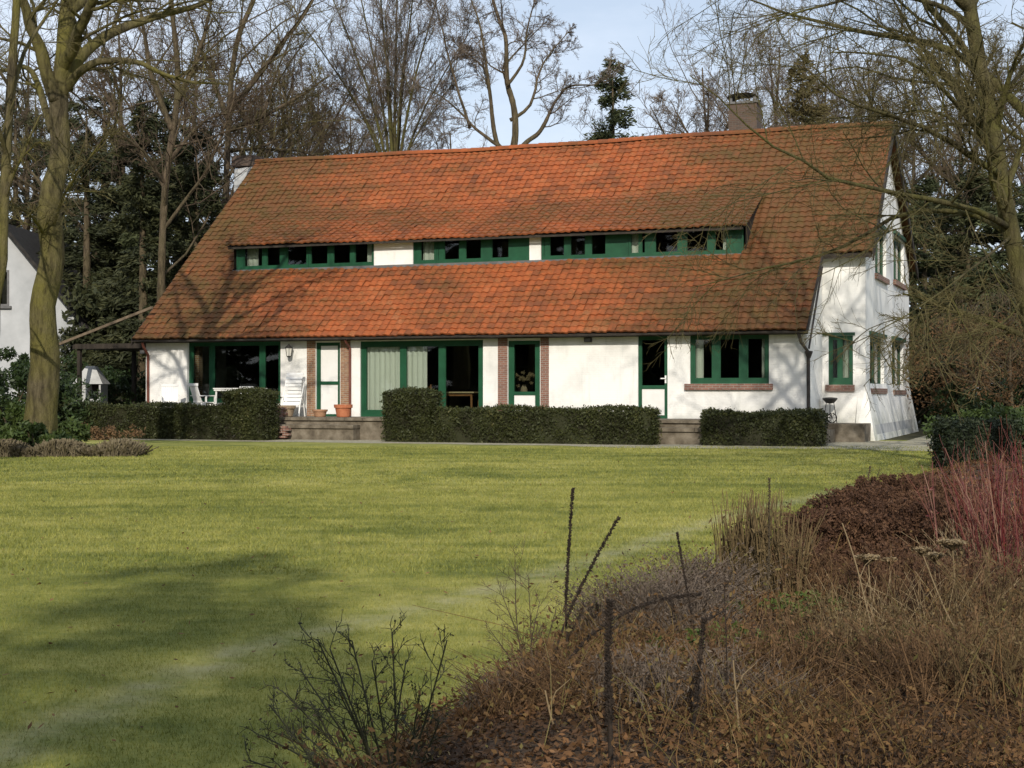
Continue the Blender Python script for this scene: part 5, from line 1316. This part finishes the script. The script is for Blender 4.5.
# dry leaves hanging in the stems
x, y, z = patch(*bedpts(64000, 5.0, 15, 1.1)); n = len(x)
clus = .5 + .5 * np.sin(x * 2.7 + 1.3 * np.sin(y * 1.9)) * np.sin(y * 2.1 + x)
C = np.stack([x, y, z + rg.gamma(1.6, .07, n).clip(0, .45) * (.4 + clus)], -1); A = rg.normal(size=(n, 3)); A /= np.linalg.norm(A, axis=1, keepdims=True); B_ = np.cross(A, rg.normal(size=(n, 3))); B_ /= np.linalg.norm(B_, axis=1, keepdims=True)
s_ = rg.uniform(.007, .021, n)[:, None]; m_.cards(C, A * s_, B_ * s_ * .6, np.clip(rg.normal(.40, .30, n) + .3 * (clus - .5), 0, 1))
tag(m_.build('undergrowth', M['olive_weed']), 'tangle of dead brown and olive stems filling the bed', 'undergrowth', kind='stuff')
for px, d, lab in ((800, 9.6, 'fresh green weed clump in the open leaf litter'), (728, 8.2, 'fresh green weed clump beside the tall brown stalk'), (842, 8.4, 'fresh green weed clump lowest in the bed')):
    p = onground(px, d); p[2] = bz(p[0], p[1]); n = 420
    o = rg.normal(size=(16, 3)) * np.array((.26, .2, .03)) + np.array((0, 0, .07)); C, A, B_, a_ = clump_cards(rg, n, o, np.full(16, .06), .026)
    C[:, 2] = np.maximum(C[:, 2], .005); tag(MB().cards(C, A, B_, a_).build('weed_clump', M['weed_green'], loc=tuple(p)), lab, 'weeds', 'green weed clumps')

def stalk(label, d, pts, r, base_px=None, side=(), knob=1.0, head=True, group='blackened seed stalks', mat='black_stalk'):
    """dead seed stalk: woody stem covered with whorls of dry capsules"""
    pts3 = [at(px, py, d + (q[0] if q else 0)) for px, py, *q in pts]
    base = np.array(pts3[0]); g0 = float(bz(base[0], base[1])); base[2] = g0 - .03
    root = tag(empty('seed_stalk', tuple(base)), label, 'dead stalk', group)
    P = resample([base] + pts3[(1 if pts3[0][2] <= g0 + .02 else 0):], 40) - base
    s_ = MB(); s_.tube(P, np.linspace(r, r * .35, 40), 7)
    caps = MB()
    def capsules(P, f0, dens, rs):
        L = np.linalg.norm(np.diff(P, axis=0), axis=1).sum(); n = int(L * dens)
        t = f0 + (1 - f0) * rg.random(n); i = np.clip((t * (len(P) - 1)).astype(int), 0, len(P) - 2); fr = (t * (len(P) - 1) - i)[:, None]
        C = P[i] * (1 - fr) + P[i + 1] * fr; T = P[i + 1] - P[i]; T /= np.linalg.norm(T, axis=1, keepdims=True)
        q = rg.normal(size=(n, 3)); q -= (q * T).sum(1, keepdims=True) * T; q /= np.linalg.norm(q, axis=1, keepdims=True)
        k = rs * rg.uniform(.45, .85, n)
        a_, b_ = C + q * (r * .5), C + q * (r * .5 + k * 1.5)[:, None] + T * (k * .8)[:, None]
        caps.tubes(np.stack([a_, (a_ + b_) / 2, b_], 1), np.stack([k * .35, k * .62, k * .2], 1), 5, cap=False)
    capsules(P, .32, 620 * knob, r * .95)
    for sp in side:
        Q = resample([at(px, py, d) for px, py in sp], 16) - base
        s_.tube(Q, np.linspace(r * .6, r * .3, 16), 6); capsules(Q, .1, 380 * knob, r * .7)
    s_.build('stem', M[mat], root, smooth=True)
    caps.build('seed_head', M[mat], root)
stalk('tall thin straight black stalk rising over the lawn, paired with a leaning one', 8.4, [(570, 690), (566, 620), (568, 560), (573, 488)], .008, side=[[(566, 640), (582, 612), (583, 600)]])
stalk('black stalk leaning right from the foot of the tall thin one', 8.35, [(548, 690), (566, 620), (592, 565), (619, 517)], .008)
stalk('thickest black stalk, upright in the near foreground', 5.7, [(611, 800), (610, 720), (608, 660), (610, 600)], .011)
stalk('long black stalk arching over to the right', 7.4, [(528, 708), (552, 676), (577, 650), (592, 634), (617, 617), (641, 606), (667, 598), (701, 594)], .008)
stalk('slim black stalk tilting left, behind the arching one', 8.2, [(702, 700), (696, 640), (686, 584), (677, 532)], .006)
stalk('short black stalk with a crooked tip in the near foreground', 6.0, [(688, 800), (694, 720), (700, 660), (704, 618)], .009, side=[[(703, 620), (712, 617), (724, 610)]])
stalk('tall slim brown stalk beside the upright brown clump', 9.6, [(769, 680), (768, 600), (769, 540), (769, 478)], .007, mat='bark_brown', knob=.5)
stalk('thin dark stalk between the crooked one and the brown clump', 6.6, [(728, 790), (727, 700), (726, 640), (724, 588)], .004, knob=.35)
stalk('slender twig pair standing at the far bed edge', 19.0, [(862, 520), (866, 495), (870, 466)], .012, knob=.3, side=[[(863, 510), (872, 490), (880, 468)]], mat='bark_brown')

def clump(name, label, px, d, rx, ry, n, h, mat, lean=.12, r=(.0025, .005), bend=.1, cat='dead plant', tip=0, tipsize=.02, dome=False, seed=0, leaf=0, group=None, fork=0):
    global rg
    rg = np.random.default_rng(500 + seed)
    p = onground(px, d); p[2] = float(bz(p[0], p[1])) - .02
    root = tag(empty(name, tuple(p)), label, cat, group)
    a_ = rg.random(n) * 2 * math.pi; q = rg.random(n) ** .5; x, y = rx * q * np.cos(a_), ry * q * np.sin(a_)
    hh = h * rg.uniform(.6, 1.05, n)
    if dome: hh = hh * np.sqrt(np.clip(1.02 - q ** 2, .05, 1))
    s_ = MB(); P = stems_mesh(s_, x, y, np.zeros(n), hh, lean, rg.uniform(*r, n), bend, n=5)
    if fork:
        P3, R3 = spawn(rg, P, np.tile(np.linspace(.004, .002, 5), (n, 1)), fork, .38, 24, n=4, up=.12, wob=.1, t0=.25, rr=.6, rmin=.0013)
        s_.tubes(P3, R3, 3, rg.random(len(P3)), cap=False)
    if fork and tip:
        C, A, B_, at__ = clump_cards(rg, tip * n, P[:, -1], np.full(n, tipsize * 2.2), tipsize, squash=.8); C[:, 2] = np.maximum(C[:, 2], .02)
        s_.cards(C, A, B_, at__)
    s_.build('stems', M[mat], root)
    if tip and not fork:
        e = P[:, -1]; nt = tip * n; ci = rg.integers(0, n, nt)
        C, A, B_, at__ = clump_cards(rg, nt, e, np.full(n, tipsize * 2.2), tipsize, squash=.8)
        C[:, 2] = np.maximum(C[:, 2], .02)
        MB().cards(C, A, B_, at__).build('seed_heads', M[mat], root)
    if leaf:
        ci = rg.integers(0, n, leaf); t = rg.integers(1, 4, leaf); C = P[ci, t] + rg.normal(0, .02, (leaf, 3)); A = rg.normal(size=(leaf, 3)); A /= np.linalg.norm(A, axis=1, keepdims=True); B_ = np.cross(A, rg.normal(size=(leaf, 3))); B_ /= np.linalg.norm(B_, axis=1, keepdims=True)
        s2 = tipsize * rg.uniform(.5, 1.2, leaf)[:, None]; MB().cards(C, A * s2, B_ * s2 * .4, rg.random(leaf)).build('leaves', M[mat], root)
    return root
clump('upright_perennial', 'clump of straight upright brown stalks at the lawn edge', 752, 10.6, .25, .18, 230, .84, 'dry_tan', .06, (.0035, .0065), .05, seed=1, leaf=500, tipsize=.03)
clump('upright_perennial', 'second, right-hand part of brown upright stalks leaning outwards', 783, 10.4, .17, .14, 110, .70, 'dry_tan', .14, (.003, .006), .1, seed=2, leaf=260, tipsize=.03)
clump('mounded_perennial', 'grey-brown twiggy mound behind the arching black stalk', 655, 9.2, .52, .40, 1500, .46, 'greybrown', .25, (.0015, .003), .4, dome=True, seed=3, tip=3, tipsize=.011)
clump('mounded_perennial', 'smaller pinkish-brown mound left of the upright brown clump', 700, 9.9, .34, .3, 900, .46, 'greybrown', .25, (.0015, .003), .4, dome=True, seed=4, tip=3, tipsize=.012)
for q, (px, d, rx, h, lab) in enumerate(((872, 14.2, .80, .58, 'broad russet mound of dead flower heads at the lawn edge'), (935, 12.6, .66, .62, 'russet mound right of the broad one, by the red stems'), (908, 17.5, .9, .52, 'farther russet mound below the square dark hedge'), (838, 12.4, .42, .52, 'small russet clump at the left foot of the broad mound'))):
    clump('mounded_perennial', lab, px, d, rx, rx * .8, 900, h, 'russet', .12, (.003, .006), .15, dome=True, seed=10 + q, tip=20, tipsize=.019)
for q, (px, d, n, h, lab, mt) in enumerate(((1000, 10.6, 50, 1.18, 'tall red-stemmed dogwood at the right edge', 'dogwood'), (1034, 10.2, 56, 1.28, 'densest red dogwood cut by the right edge', 'dogwood'), (966, 12.0, 26, 1.0, 'straw-pink stems left of the red dogwood', 'dogwood'))):
    clump('dogwood_shrub', lab, px, d, .24, .2, n, h, mt, .12, (.0030, .0054), .10, cat='shrub', seed=20 + q, leaf=160, tipsize=.018, fork=5)
clump('dry_grass_clump', 'pale straw grass clump in front of the red dogwood', 968, 11.2, .3, .25, 150, .55, 'straw', .2, (.002, .004), .3, seed=30)
clump('dry_grass_clump', 'loose straw stems below the flat flower heads', 905, 8.6, .45, .3, 110, .5, 'straw', .3, (.0015, .003), .3, seed=31)
for q, (px, d, rx, n, h, mt, lab) in enumerate(((690, 6.9, .6, 900, .32, 'greybrown', 'grey tangle of twigs around the crooked black stalk'), (570, 6.9, .45, 700, .34, 'dry_brown', 'dark brown tangle at the foot of the thickest stalk'), (880, 7.4, .8, 900, .36, 'dry_brown', 'brown tangle in the middle of the near bed'), (990, 7.2, .6, 700, .38, 'dry_brown', 'brown tangle in the lower right corner'), (780, 6.6, .6, 700, .30, 'olive_weed', 'olive tangle near the lower edge of the bed'), (520, 7.3, .3, 300, .26, 'greybrown', 'small grey tangle on the bed edge beside the lawn'))):
    clump('dead_perennial', lab, px, d, rx, rx * .7, n, h, mt, .4, (.0012, .003), .5, dome=True, seed=40 + q, leaf=n, tipsize=.014, group='tangled dead perennials')
for q, (px, d, rx, n, h, mt, lab) in enumerate(((925, 8.9, .42, 80, .54, 'dry_brown', 'tall loose brown stems below the largest flat flower head'), (1000, 8.3, .40, 80, .62, 'dry_tan', 'tall tan stems at the right edge below the red dogwood'), (850, 7.6, .38, 90, .50, 'dry_tan', 'tall loose tan stems in the middle of the near bed'), (955, 7.0, .40, 60, .46, 'dry_brown', 'tall dark brown stems near the lower right corner'), (1012, 6.8, .34, 70, .46, 'dry_tan', 'tall tan stems in the lower right corner'), (760, 7.4, .34, 80, .42, 'dry_brown', 'tall brown stems right of the crooked black stalk'), (655, 6.6, .30, 70, .36, 'greybrown', 'tall grey stems between the thickest and the crooked stalk'), (820, 10.2, .34, 45, .44, 'dry_brown', 'tall brown stems at the left foot of the russet mound'))):
    clump('dead_perennial', lab, px, d, rx, rx * .7, n, h, mt, .16, (.0018, .0036), .22, seed=60 + q, tip=5, tipsize=.013, leaf=n * 4, fork=4, group='tangled dead perennials')
for q, (px, d, rx, h, lab) in enumerate(((905, 10.2, .42, .50, 'rusty low mound under the flat flower heads'), (975, 9.4, .42, .48, 'rusty low mound at the foot of the red dogwood'), (800, 11.4, .26, .34, 'smallest rusty mound beside the upright stalks'))):
    clump('mounded_perennial', lab, px, d, rx, rx * .8, 420, h, 'russet', .22, (.002, .004), .3, dome=True, seed=80 + q, tip=9, tipsize=.017)
def yarrow(label, d, stem, wpx):
    pts = [at(px, py, d) for px, py in stem]; base = pts[0].copy(); base[2] = float(bz(base[0], base[1])) - .02
    root = tag(empty('yarrow_stalk', tuple(base)), label, 'dead flower', 'dry flat-topped flower heads')
    P = resample([base] + pts[1:], 14) - base
    MB().tube(P, np.linspace(.005, .003, 14), 6).build('stem', M['straw'], root)
    rr = wpx / F * d / 2; h_ = MB(); n = 90
    a_ = rg.random(n) * 2 * math.pi; q = rg.random(n) ** .5 * rr
    e = np.stack([q * np.cos(a_), q * np.sin(a_), .02 - .10 * q ** 2 / rr], -1) + P[-1]
    st = np.repeat((P[-1] - np.array((0, 0, rr * .4)))[None], n, 0)
    h_.tubes(np.stack([st, (st + e) / 2 + rg.normal(0, .002, (n, 3)), e], 1), np.tile((.0012, .0012, .001), (n, 1)), 3, np.full(n, .3), cap=False)
    C = np.repeat(e, 8, 0) + rg.normal(0, .004, (n * 8, 3)) + np.array((0, 0, .004)); A = rg.normal(size=(n * 8, 3)) * np.array((1, 1, .4)); A /= np.linalg.norm(A, axis=1, keepdims=True); B_ = np.cross(A, np.array((0, 0, 1.0)) + rg.normal(0, .4, (n * 8, 3)))
    h_.cards(C, A * .009, B_ * .009, rg.uniform(.2, .8, n * 8)); h_.build('flower_head', M['straw'], root)
yarrow('flat dry flower head standing leftmost, over the russet mound', 8.8, [(880, 690), (874, 640), (868, 560)], 24)
yarrow('largest flat dry flower head, nearest the red stems', 8.6, [(965, 690), (958, 620), (952, 545)], 28)
yarrow('flat dry flower head on a long slanting straw stem', 8.2, [(972, 690), (945, 610), (922, 553)], 16)
yarrow('flat dry flower head between the slanting one and the largest', 8.9, [(945, 680), (938, 620), (934, 558)], 20)
yarrow('small flat dry flower head right of the leftmost', 9.1, [(897, 680), (893, 620), (889, 563)], 13)
def reed(label, d, stem):
    pts = [at(px, py, d) for px, py in stem]; base = pts[0].copy(); base[2] = float(bz(base[0], base[1])) - .02
    root = tag(empty('straw_stem', tuple(base)), label, 'dead stem'); P = resample([base] + pts[1:], 14) - base
    MB().tube(P, np.linspace(.0055, .003, 14), 6).build('stem', M['straw'], root)
    MB().tube([P[8], P[8] + np.array((.03, 0, .07)), P[8] + np.array((.09, .01, .12))], (.003, .002, .001), 5).build('side_shoot', M['straw'], root)
reed('long bent straw-coloured stem slanting across the leaf litter', 8.0, [(884, 690), (872, 630), (856, 565), (842, 523)])
reed('pale upright stem near the lower edge, left of the olive tangle', 6.2, [(742, 790), (738, 720), (733, 660)])
reed('pale leaning stem at the lower left of the thickest black stalk', 6.3, [(560, 760), (552, 720), (545, 690)])
# rose bush and small twiggy shrub in front of the lawn
def px_stems(d, lst, r0, r1): return [([at(px0, py0, d + q), at((px0 + px1) / 2 + rg.normal(0, 4), (py0 + py1) / 2, d + q), at(px1, py1, d + q * 1.5)], r0, r1, 1) for (px0, py0, px1, py1), q in zip(lst, rg.normal(0, .15, len(lst)))]
rg = np.random.default_rng(91)
D = 6.0
lst = [(395, 800, 392, 632), (392, 800, 352, 640), (398, 800, 447, 640), (388, 800, 330, 648), (384, 800, 300, 668), (380, 800, 282, 690), (390, 800, 318, 640), (396, 800, 372, 660), (400, 800, 420, 690), (386, 800, 262, 735), (375, 800, 250, 760), (393, 800, 406, 660), (382, 800, 338, 690), (370, 800, 300, 730), (402, 800, 440, 720), (360, 800, 310, 700), (350, 800, 286, 730), (340, 800, 270, 705)]
t = bare_tree('rose_bush', 'leafless dark rose bush in front of the lawn at the bottom edge', px_stems(D, lst, .006, .003), [dict(k=8, ratio=.28, ang=42, n=5, up=.06, t0=.3, rr=.65, rmin=.002), dict(k=5, ratio=.5, ang=45, n=4, up=.04, t0=.2, rr=.7, rmin=.0014)], 92, M['rose'], M['rose'], sides=6, cat='shrub', crown='twigs', flare=False)
t.children[0].name = 'stems'
tw = [c for c in t.children if c.name.startswith('twigs')][0]
co = np.empty(len(tw.data.vertices) * 3, np.float32); tw.data.vertices.foreach_get('co', co); co = co.reshape(-1, 3); ci = rg.integers(0, len(co), 900)
C = co[ci] + rg.normal(0, .006, (900, 3)); A = rg.normal(size=(900, 3)); A /= np.linalg.norm(A, axis=1, keepdims=True); B_ = np.cross(A, rg.normal(size=(900, 3))); B_ /= np.linalg.norm(B_, axis=1, keepdims=True)
s_ = rg.uniform(.004, .011, 900)[:, None]; MB().cards(C, A * s_, B_ * s_ * .6, rg.random(900)).build('leaves', M['rose_leaf'], t)
D = 7.9
lst = [(528, 700, 500, 590), (530, 700, 515, 560), (533, 700, 540, 600), (526, 700, 490, 630), (535, 700, 556, 610), (531, 700, 528, 575)]
t = bare_tree('twiggy_shrub', 'thin pale twiggy shrub left of the paired black stalks', px_stems(D, lst, .004, .0018), [dict(k=9, ratio=.35, ang=40, n=5, up=.05, t0=.25, rr=.6, rmin=.0013), dict(k=5, ratio=.5, ang=42, n=4, up=.03, t0=.2, rr=.7, rmin=.001)], 93, M['twig_brown'], M['twig_brown'], sides=5, cat='shrub', crown='twigs', flare=False)
t.children[0].name = 'stems'
